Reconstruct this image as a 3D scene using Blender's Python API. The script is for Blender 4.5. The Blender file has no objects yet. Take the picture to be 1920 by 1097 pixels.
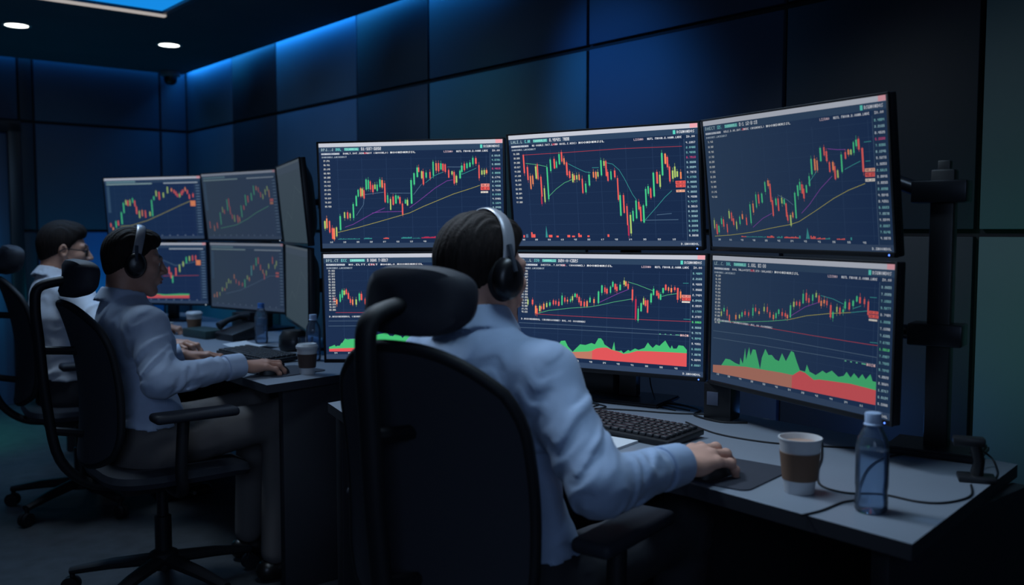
import bpy, bmesh, math, random
import numpy as np
from mathutils import Matrix, Vector, Euler
random.seed(7)
scene = bpy.context.scene
COL = scene.collection
PI = math.pi

# ------------------------------------------------------------------ materials
def lin(c):
    return c / 12.92 if c <= 0.04045 else ((c + 0.055) / 1.055) ** 2.4

def rgb(r, g, b):
    return (lin(r / 255), lin(g / 255), lin(b / 255), 1.0)

MATS = {}

def mat(name, col, rough=0.5, metal=0.0, noise=0.0, nscale=8.0, bump=0.0, bscale=120.0, spec=0.5, stretch=(1, 1, 1), sheen=0.0):
    if name in MATS:
        return MATS[name]
    m = bpy.data.materials.new(name)
    m.use_nodes = True
    nt = m.node_tree
    b = nt.nodes['Principled BSDF']
    b.inputs['Base Color'].default_value = col
    b.inputs['Roughness'].default_value = rough
    b.inputs['Metallic'].default_value = metal
    b.inputs['Specular IOR Level'].default_value = spec
    if sheen:
        b.inputs['Sheen Weight'].default_value = sheen
    tc = nt.nodes.new('ShaderNodeTexCoord')
    mp = nt.nodes.new('ShaderNodeMapping')
    mp.inputs['Scale'].default_value = stretch
    nt.links.new(tc.outputs['Object'], mp.inputs['Vector'])
    if noise > 0:
        n = nt.nodes.new('ShaderNodeTexNoise')
        n.inputs['Scale'].default_value = nscale
        n.inputs['Detail'].default_value = 4
        nt.links.new(mp.outputs['Vector'], n.inputs['Vector'])
        r = nt.nodes.new('ShaderNodeValToRGB')
        lo = tuple(c * (1 - noise) for c in col[:3]) + (1,)
        hi = tuple(min(1, c * (1 + noise)) for c in col[:3]) + (1,)
        r.color_ramp.elements[0].color = lo
        r.color_ramp.elements[1].color = hi
        r.color_ramp.elements[0].position = 0.3
        r.color_ramp.elements[1].position = 0.7
        nt.links.new(n.outputs['Fac'], r.inputs['Fac'])
        nt.links.new(r.outputs['Color'], b.inputs['Base Color'])
    if bump > 0:
        n2 = nt.nodes.new('ShaderNodeTexNoise')
        n2.inputs['Scale'].default_value = bscale
        n2.inputs['Detail'].default_value = 3
        nt.links.new(mp.outputs['Vector'], n2.inputs['Vector'])
        bp = nt.nodes.new('ShaderNodeBump')
        bp.inputs['Strength'].default_value = bump
        bp.inputs['Distance'].default_value = 0.003
        nt.links.new(n2.outputs['Fac'], bp.inputs['Height'])
        nt.links.new(bp.outputs['Normal'], b.inputs['Normal'])
    MATS[name] = m
    return m

def emis(name, col, strength):
    if name in MATS:
        return MATS[name]
    m = bpy.data.materials.new(name)
    m.use_nodes = True
    nt = m.node_tree
    nt.nodes.clear()
    e = nt.nodes.new('ShaderNodeEmission')
    e.inputs['Color'].default_value = col
    e.inputs['Strength'].default_value = strength
    o = nt.nodes.new('ShaderNodeOutputMaterial')
    nt.links.new(e.outputs[0], o.inputs['Surface'])
    MATS[name] = m
    return m

def screen_mat(name='screen_light', strength=1.0):
    m = bpy.data.materials.new(name)
    m.use_nodes = True
    nt = m.node_tree
    nt.nodes.clear()
    a = nt.nodes.new('ShaderNodeAttribute')
    a.attribute_name = 'Col'
    e = nt.nodes.new('ShaderNodeEmission')
    e.inputs['Strength'].default_value = strength
    nt.links.new(a.outputs['Color'], e.inputs['Color'])
    o = nt.nodes.new('ShaderNodeOutputMaterial')
    nt.links.new(e.outputs[0], o.inputs['Surface'])
    return m

def clear_mat(name, tint, gloss=0.25, milk=0.0):
    m = bpy.data.materials.new(name)
    m.use_nodes = True
    nt = m.node_tree
    nt.nodes.clear()
    t = nt.nodes.new('ShaderNodeBsdfTransparent')
    t.inputs['Color'].default_value = tint
    g = nt.nodes.new('ShaderNodeBsdfGlossy')
    g.inputs['Roughness'].default_value = 0.06
    fr = nt.nodes.new('ShaderNodeLayerWeight')
    fr.inputs['Blend'].default_value = gloss
    mx = nt.nodes.new('ShaderNodeMixShader')
    nt.links.new(fr.outputs['Fresnel'], mx.inputs['Fac'])
    df = nt.nodes.new('ShaderNodeBsdfDiffuse')
    df.inputs['Color'].default_value = (0.55, 0.72, 0.95, 1)
    m2 = nt.nodes.new('ShaderNodeMixShader')
    m2.inputs['Fac'].default_value = milk
    nt.links.new(t.outputs[0], m2.inputs[1])
    nt.links.new(df.outputs[0], m2.inputs[2])
    nt.links.new(m2.outputs[0], mx.inputs[1])
    nt.links.new(g.outputs[0], mx.inputs[2])
    o = nt.nodes.new('ShaderNodeOutputMaterial')
    nt.links.new(mx.outputs[0], o.inputs['Surface'])
    return m

# ------------------------------------------------------------------ mesh builder
class MB:
    def __init__(s):
        s.v = []
        s.f = []
        s.m = []
        s.sm = []

    def add(s, verts, faces, mi=0, smooth=False, M=None):
        o = len(s.v)
        for p in verts:
            p = Vector(p)
            if M is not None:
                p = M @ p
            s.v.append(tuple(p))
        for f in faces:
            s.f.append(tuple(i + o for i in f))
            s.m.append(mi)
            s.sm.append(smooth)
        return s

    def box(s, c, size, bev=0.0, rot=None, mi=0, seg=2):
        bm = bmesh.new()
        bmesh.ops.create_cube(bm, size=1.0)
        for v in bm.verts:
            v.co = Vector((v.co.x * size[0], v.co.y * size[1], v.co.z * size[2]))
        if bev > 0:
            bmesh.ops.bevel(bm, geom=bm.edges[:], offset=bev, segments=seg, affect='EDGES', profile=0.5)
        M = Matrix.Translation(c)
        if rot is not None:
            M = M @ Euler(rot).to_matrix().to_4x4()
        s._bm(bm, M, mi, bev > 0)
        return s

    def _bm(s, bm, M, mi, smooth):
        bm.verts.index_update()
        s.add([v.co.copy() for v in bm.verts], [[v.index for v in f.verts] for f in bm.faces], mi, smooth, M)
        bm.free()

    def tube(s, pts, r, seg=10, closed=False, mi=0, flat=None, caps=True):
        pts = [Vector(p) for p in pts]
        n = len(pts)
        rs = r if isinstance(r, (list, tuple)) else [r] * n
        tang = []
        for i in range(n):
            if closed:
                t = pts[(i + 1) % n] - pts[i - 1]
            else:
                t = pts[min(i + 1, n - 1)] - pts[max(i - 1, 0)]
            tang.append(t.normalized())
        up = Vector((0, 0, 1))
        if abs(tang[0].dot(up)) > 0.9:
            up = Vector((1, 0, 0))
        nrm = (up - tang[0] * up.dot(tang[0])).normalized()
        vs = []
        for i in range(n):
            if i > 0:
                nrm = (nrm - tang[i] * nrm.dot(tang[i])).normalized()
            bn = tang[i].cross(nrm)
            for k in range(seg):
                a = 2 * PI * k / seg
                fx, fy = (1, 1) if flat is None else flat
                vs.append(pts[i] + nrm * (math.cos(a) * rs[i] * fx) + bn * (math.sin(a) * rs[i] * fy))
        fs = []
        for i in range(n if closed else n - 1):
            j = (i + 1) % n
            for k in range(seg):
                k2 = (k + 1) % seg
                fs.append((i * seg + k, i * seg + k2, j * seg + k2, j * seg + k))
        if not closed and caps:
            fs.append(tuple(range(seg))[::-1])
            fs.append(tuple((n - 1) * seg + k for k in range(seg)))
        s.add(vs, fs, mi, True)
        return s

    def lathe(s, prof, seg=32, c=(0, 0, 0), mi=0, M=None):
        vs = []
        for (r, z) in prof:
            for k in range(seg):
                a = 2 * PI * k / seg
                vs.append((c[0] + r * math.cos(a), c[1] + r * math.sin(a), c[2] + z))
        fs = []
        for i in range(len(prof) - 1):
            for k in range(seg):
                k2 = (k + 1) % seg
                fs.append((i * seg + k, i * seg + k2, (i + 1) * seg + k2, (i + 1) * seg + k))
        s.add(vs, fs, mi, True, M)
        return s

    def prism(s, poly, z0, z1, mi=0, bev=0.0):
        bm = bmesh.new()
        bv = [bm.verts.new((x, y, z0)) for x, y in poly]
        f = bm.faces.new(bv)
        f.normal_update()
        if f.normal.z > 0:
            f.normal_flip()
        r = bmesh.ops.extrude_face_region(bm, geom=[f])
        for e in r['geom']:
            if isinstance(e, bmesh.types.BMVert):
                e.co.z = z1
        bmesh.ops.recalc_face_normals(bm, faces=bm.faces[:])
        if bev > 0:
            bmesh.ops.bevel(bm, geom=bm.edges[:], offset=bev, segments=2, affect='EDGES')
        s._bm(bm, Matrix.Identity(4), mi, False)
        return s

    def grid(s, fn, nu, nv, mi=0, smooth=True, cu=False):
        vs = [fn(i / (nu - (0 if cu else 1)), j / (nv - 1)) for j in range(nv) for i in range(nu)]
        fs = []
        for j in range(nv - 1):
            for i in range(nu if cu else nu - 1):
                i2 = (i + 1) % nu
                fs.append((j * nu + i, j * nu + i2, (j + 1) * nu + i2, (j + 1) * nu + i))
        s.add(vs, fs, mi, smooth)
        return s

    def mesh(s, name, mats):
        me = bpy.data.meshes.new(name)
        me.from_pydata(s.v, [], s.f)
        if not isinstance(mats, (list, tuple)):
            mats = [mats]
        for m in mats:
            me.materials.append(m)
        me.polygons.foreach_set('material_index', s.m)
        me.polygons.foreach_set('use_smooth', s.sm)
        me.update()
        if any(s.sm):
            try:
                me.set_sharp_from_angle(angle=math.radians(42))
            except Exception:
                pass
        return me

def obj(name, mb, mats, parent=None, loc=(0, 0, 0), rotz=0.0, M=None):
    me = mb.mesh(name, mats) if isinstance(mb, MB) else mb
    o = bpy.data.objects.new(name, me)
    COL.objects.link(o)
    if M is not None:
        o.matrix_world = M
    else:
        o.location = loc
        o.rotation_euler = (0, 0, rotz)
    if parent is not None:
        o.parent = parent
    return o

def tag(o, label, cat, group=None):
    o['label'] = label
    o['category'] = cat
    if group:
        o['group'] = group
    return o

def thing(name, label, cat, loc=(0, 0, 0), rotz=0.0, group=None, M=None):
    o = bpy.data.objects.new(name, None)
    o.empty_display_size = 0.05
    COL.objects.link(o)
    if M is not None:
        o.matrix_world = M
    else:
        o.location = loc
        o.rotation_euler = (0, 0, rotz)
    return tag(o, label, cat, group)

def struct(name, mb, mats, parent=None, **k):
    o = obj(name, mb, mats, parent, **k)
    o['kind'] = 'structure'
    return o

def children(o):
    return [c for c in bpy.data.objects if c.parent == o]

def dup(root, loc, rotz, label, group=None):
    r = root.copy()
    COL.objects.link(r)
    r.location = loc
    r.rotation_euler = (0, 0, rotz)
    r['label'] = label
    if group:
        r['group'] = group
    for ch in children(root):
        c = ch.copy()
        COL.objects.link(c)
        c.parent = r
        for g in children(ch):
            d = g.copy()
            COL.objects.link(d)
            d.parent = c
    return r

# room axes: S runs along the long wall away from the camera, N points to it
AX = math.radians(40)
DS = Vector((-math.sin(AX), math.cos(AX), 0))
DN = Vector((math.cos(AX), math.sin(AX), 0))
def sn(s, n, z=0.0):
    return DS * s + DN * n + Vector((0, 0, z))
ROOM = Matrix(((DN.x, DS.x, 0, 0), (DN.y, DS.y, 0, 0), (0, 0, 1, 0), (0, 0, 0, 1)))   # local (n, s, z)

# ------------------------------------------------------------------ room
NW, SW, ZC = 2.83, 7.38, 2.45
N0, S0 = -3.2, -2.6
m_floor = mat('floor_carpet', rgb(52, 56, 62), 0.75, noise=0.25, nscale=14, bump=0.25, bscale=260)
m_ceil = mat('ceiling_paint', rgb(84, 92, 104), 0.9, noise=0.06, nscale=3)
m_gap = mat('panel_gap', rgb(16, 16, 22), 0.8)
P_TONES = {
    'bright': mat('wall_panel_slate', rgb(84, 102, 122), 0.62, noise=0.07, nscale=2.5),  # the panels' own lighter slate tone
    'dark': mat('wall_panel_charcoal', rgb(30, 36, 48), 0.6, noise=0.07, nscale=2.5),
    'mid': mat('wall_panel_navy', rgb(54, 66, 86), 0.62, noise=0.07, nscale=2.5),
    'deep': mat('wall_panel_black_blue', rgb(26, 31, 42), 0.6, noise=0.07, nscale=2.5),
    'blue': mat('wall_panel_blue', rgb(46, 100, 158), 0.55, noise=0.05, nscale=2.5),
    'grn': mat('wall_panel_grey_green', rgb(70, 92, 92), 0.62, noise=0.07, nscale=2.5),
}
m_black = mat('black_plastic', rgb(26, 27, 31), 0.45, noise=0.1, nscale=30)
m_bezel = mat('bezel_black', rgb(17, 18, 22), 0.4)
m_metal = mat('dark_metal', rgb(40, 42, 48), 0.35, metal=0.6, noise=0.1, nscale=20)

mb = MB(); mb.box(((N0 + NW) / 2, (S0 + SW) / 2, -0.05), (NW - N0 + 0.4, SW - S0 + 0.4, 0.1))
struct('floor', mb, m_floor, M=ROOM)
mb = MB(); mb.box(((N0 + NW - 0.07) / 2, (S0 + SW - 0.07) / 2, ZC + 0.03), (NW - N0 - 0.07, SW - S0 - 0.07, 0.06))
struct('ceiling', mb, m_ceil, M=ROOM)
mb = MB(); mb.box(((N0 + NW) / 2, (S0 + SW) / 2, ZC + 0.33), (NW - N0 + 0.4, SW - S0 + 0.4, 0.04))
struct('ceiling_deck', mb, m_gap, M=ROOM)

def wall(name, fixed_axis, pos, cuts, zcuts, tones, out):
    """backing board plus one panel per bay with open joints between"""
    lo, hi = cuts[0], cuts[-1]
    back = MB()
    t = 0.10
    if fixed_axis == 'n':
        back.box((pos + out * (0.02 + t / 2), (lo + hi) / 2, (ZC + 0.3) / 2), (t, hi - lo + 0.3, ZC + 0.3))
    else:
        back.box(((lo + hi) / 2, pos + out * (0.02 + t / 2), (ZC + 0.3) / 2), (hi - lo + 0.3, t, ZC + 0.3))
    w = struct(name, back, m_gap, M=ROOM)
    for i in range(len(cuts) - 1):
        for j in range(len(zcuts) - 1):
            a, b = cuts[i] + 0.008, cuts[i + 1] - 0.008
            z0, z1 = zcuts[j] + 0.011, zcuts[j + 1] - 0.011
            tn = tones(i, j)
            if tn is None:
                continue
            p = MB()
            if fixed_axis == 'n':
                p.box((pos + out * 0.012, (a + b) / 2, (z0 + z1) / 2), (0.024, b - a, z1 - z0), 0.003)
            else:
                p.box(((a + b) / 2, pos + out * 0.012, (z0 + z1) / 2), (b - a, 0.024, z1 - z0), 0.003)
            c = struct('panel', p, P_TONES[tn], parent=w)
    return w

ZC4 = [0.0, 0.45, 1.24, 2.02, ZC + 0.28]
RC = [S0, -0.6, 0.3, 1.237, 1.904, 2.873, 4.049, 4.771, 5.808, 6.513, SW]
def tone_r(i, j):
    t = ['mid', 'mid', 'grn', 'deep', 'mid', 'dark', 'dark', 'bright', 'dark', 'bright'][i]
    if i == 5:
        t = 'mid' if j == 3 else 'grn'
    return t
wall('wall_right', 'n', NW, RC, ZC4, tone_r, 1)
EC = [N0, -1.5, 0.2, 0.66, 1.62, 1.718, 2.62, NW]
def tone_e(i, j):
    if i in (2, 3) and j < 3:
        return None if i == 3 else ('blue' if j < 2 else 'mid')
    if j < 2 and i in (1, 2, 5):
        return 'blue'
    return ['mid', 'mid', 'mid', 'mid', 'dark', 'mid', 'mid'][i]
wall('wall_end', 's', SW, EC, ZC4, tone_e, 1)
mb = MB(); mb.box((N0 - 0.06, (S0 + SW) / 2, 1.35), (0.1, SW - S0 + 0.4, 2.7)); struct('wall_left', mb, P_TONES['mid'], M=ROOM)
mb = MB(); mb.box(((N0 + NW) / 2, S0 - 0.06, 1.35), (NW - N0 + 0.4, 0.1, 2.7)); struct('wall_back', mb, P_TONES['mid'], M=ROOM)

# door in the end wall (leaf with bluish face, black frame)
m_door = mat('door_leaf', rgb(70, 84, 108), 0.5, noise=0.08, nscale=3)
mb = MB()
mb.box((1.62 - 0.045, SW - 0.015, 1.0), (0.085, 0.09, 2.0), 0.006)
mb.box((0.66 + 0.045, SW - 0.015, 1.0), (0.085, 0.09, 2.0), 0.006)
mb.box((1.14, SW - 0.015, 1.975), (0.96, 0.09, 0.085), 0.006)
d = struct('door_1', mb, m_bezel, M=ROOM)
mb = MB(); mb.box((1.14, SW + 0.0, 0.965), (0.79, 0.045, 1.93), 0.004)
struct('door_leaf', mb, m_door, parent=d)
mb = MB(); mb.tube([(0.84, SW - 0.03, 1.0), (0.84, SW - 0.08, 1.0), (0.97, SW - 0.08, 1.0)], 0.009, 8)
struct('door_handle', mb, m_metal, parent=d)
# skirting
mb = MB(); mb.box((NW - 0.008, (S0 + SW) / 2, 0.05), (0.016, SW - S0, 0.1), 0.003); struct('baseboard_right', mb, m_bezel, M=ROOM)
mb = MB(); mb.box(((1.63 + NW) / 2, SW - 0.008, 0.05), (NW - 1.63 - 0.02, 0.016, 0.1), 0.003); struct('baseboard_end', mb, m_bezel, M=ROOM)

# ------------------------------------------------------------------ ceiling fittings
def downlight(p, label):
    t = thing('downlight', label, 'ceiling light', loc=p, group='round ceiling downlights')
    ring = MB(); ring.lathe([(0.062, 0.0), (0.078, 0.0), (0.08, -0.004), (0.074, -0.007), (0.064, -0.006), (0.062, 0.0)], 32)
    obj('rim', ring, mat('rim_white', rgb(190, 190, 190), 0.4), t)
    dsc = MB(); dsc.lathe([(0.0, -0.004), (0.063, -0.004)], 32)
    obj('diffuser', dsc, emis('downlight_glow', (0.93, 1.0, 0.98, 1), 6.0), t)
    return t
downlight((-2.91, 5.575, ZC), 'small round white ceiling downlight nearer the door wall, left of the other')
downlight((-2.229, 6.161, ZC), 'small round white ceiling downlight nearest the corner camera')
# square light panel: corner at s=5.23, n=1.90
t = thing('ceiling_light_panel', 'square blue glowing ceiling panel with pale metal frame', 'ceiling light', M=ROOM @ Matrix.Translation((1.90 - 0.6, 5.23 - 0.6, ZC)))
fr = MB()
for a, b in (((0, 0.585), (1.2, 0.03)), ((0, -0.585), (1.2, 0.03)), ((0.585, 0), (0.03, 1.2)), ((-0.585, 0), (0.03, 1.2))):
    fr.box((a[0], a[1], -0.012), (b[0], b[1], 0.03), 0.003)
obj('frame', fr, mat('panel_frame', rgb(60, 66, 76), 0.4, metal=0.0), t)
obj('lit_edge_bar', MB().box((0, 0.588, -0.02), (1.19, 0.034, 0.034), 0.003), emis('painted_edge_light', rgb(196, 188, 184), 0.75), t)  # emissive bar paints the panel's light onto the frame edge
pm = MB(); pm.box((0, 0, -0.003), (1.15, 1.15, 0.012))
obj('diffuser', pm, emis('panel_glow', rgb(20, 130, 215), 1.15), t)
# corner camera hanging from ceiling
t = thing('security_camera', 'small grey dome security camera on ceiling by the room corner', 'camera', loc=(-2.60, 7.20, ZC))
c1 = MB(); c1.lathe([(0, 0), (0.07, 0), (0.075, -0.012), (0.072, -0.035), (0.055, -0.04), (0, -0.04)], 24)
obj('mount', c1, mat('camera_grey', rgb(120, 126, 134), 0.5), t)
c2 = MB(); c2.lathe([(0.05, -0.04), (0.05, -0.06), (0.042, -0.085), (0.022, -0.1), (0, -0.104)], 24)
obj('dome', c2, m_bezel, t)

# ------------------------------------------------------------------ desks
m_top = mat('desk_laminate', rgb(124, 132, 144), 0.45, noise=0.05, nscale=4, bump=0.04, bscale=300)
m_edge = mat('desk_edge', rgb(38, 40, 48), 0.5)
m_side = mat('desk_side', rgb(30, 32, 40), 0.6, noise=0.1, nscale=6)
def desk(label, poly, legs):
    # poly in (s,n)
    pts = [sn(s, n) for s, n in poly]
    c = sum(pts, Vector()) / len(pts)
    c.z = 0
    t = thing('desk', label, 'desk', loc=c, group='trading desks')
    pl = [((p - c).x, (p - c).y) for p in pts]
    top = MB(); top.prism(pl, 0.712, 0.74)
    o = obj('worktop', top, [m_top, m_edge], t)
    for p in o.data.polygons:
        p.material_index = 0 if p.normal.z > 0.5 else 1
    for (s, n0, n1) in legs:
        a = sn(s, n0) - c; b = sn(s, n1) - c
        L = (b - a).length
        mb = MB(); mb.box(((a.x + b.x) / 2, (a.y + b.y) / 2, 0.356), (L, 0.035, 0.712), 0.004, rot=(0, 0, AX))
        obj('side_panel', mb, m_side, t)
    s0 = min(l[0] for l in legs); s1 = max(l[0] for l in legs); nb = max(l[2] for l in legs) - 0.05
    a = sn(s0, nb) - c; b = sn(s1, nb) - c
    mb = MB(); mb.box(((a.x + b.x) / 2, (a.y + b.y) / 2, 0.45), (0.02, (b - a).length - 0.04, 0.5), 0.003, rot=(0, 0, AX))
    obj('modesty_panel', mb, m_side, t)
    return t
desk('near grey-topped desk with a coffee cup and water bottle at its right end', [(0.72, 1.452), (1.191, 1.463), (1.75, 1.38), (2.186, 1.27), (2.436, 1.335), (2.56, 2.13), (0.826, 2.13)], [(0.80, 1.50, 2.08), (2.42, 1.36, 2.08)])
desk('far grey-topped desk in front of the man with headphones in profile', [(2.843, 1.335), (3.115, 1.343), (4.2, 1.36), (5.7, 1.36), (5.7, 2.13), (2.96, 2.13)], [(2.92, 1.42, 2.08), (5.6, 1.42, 2.08)])

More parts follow.
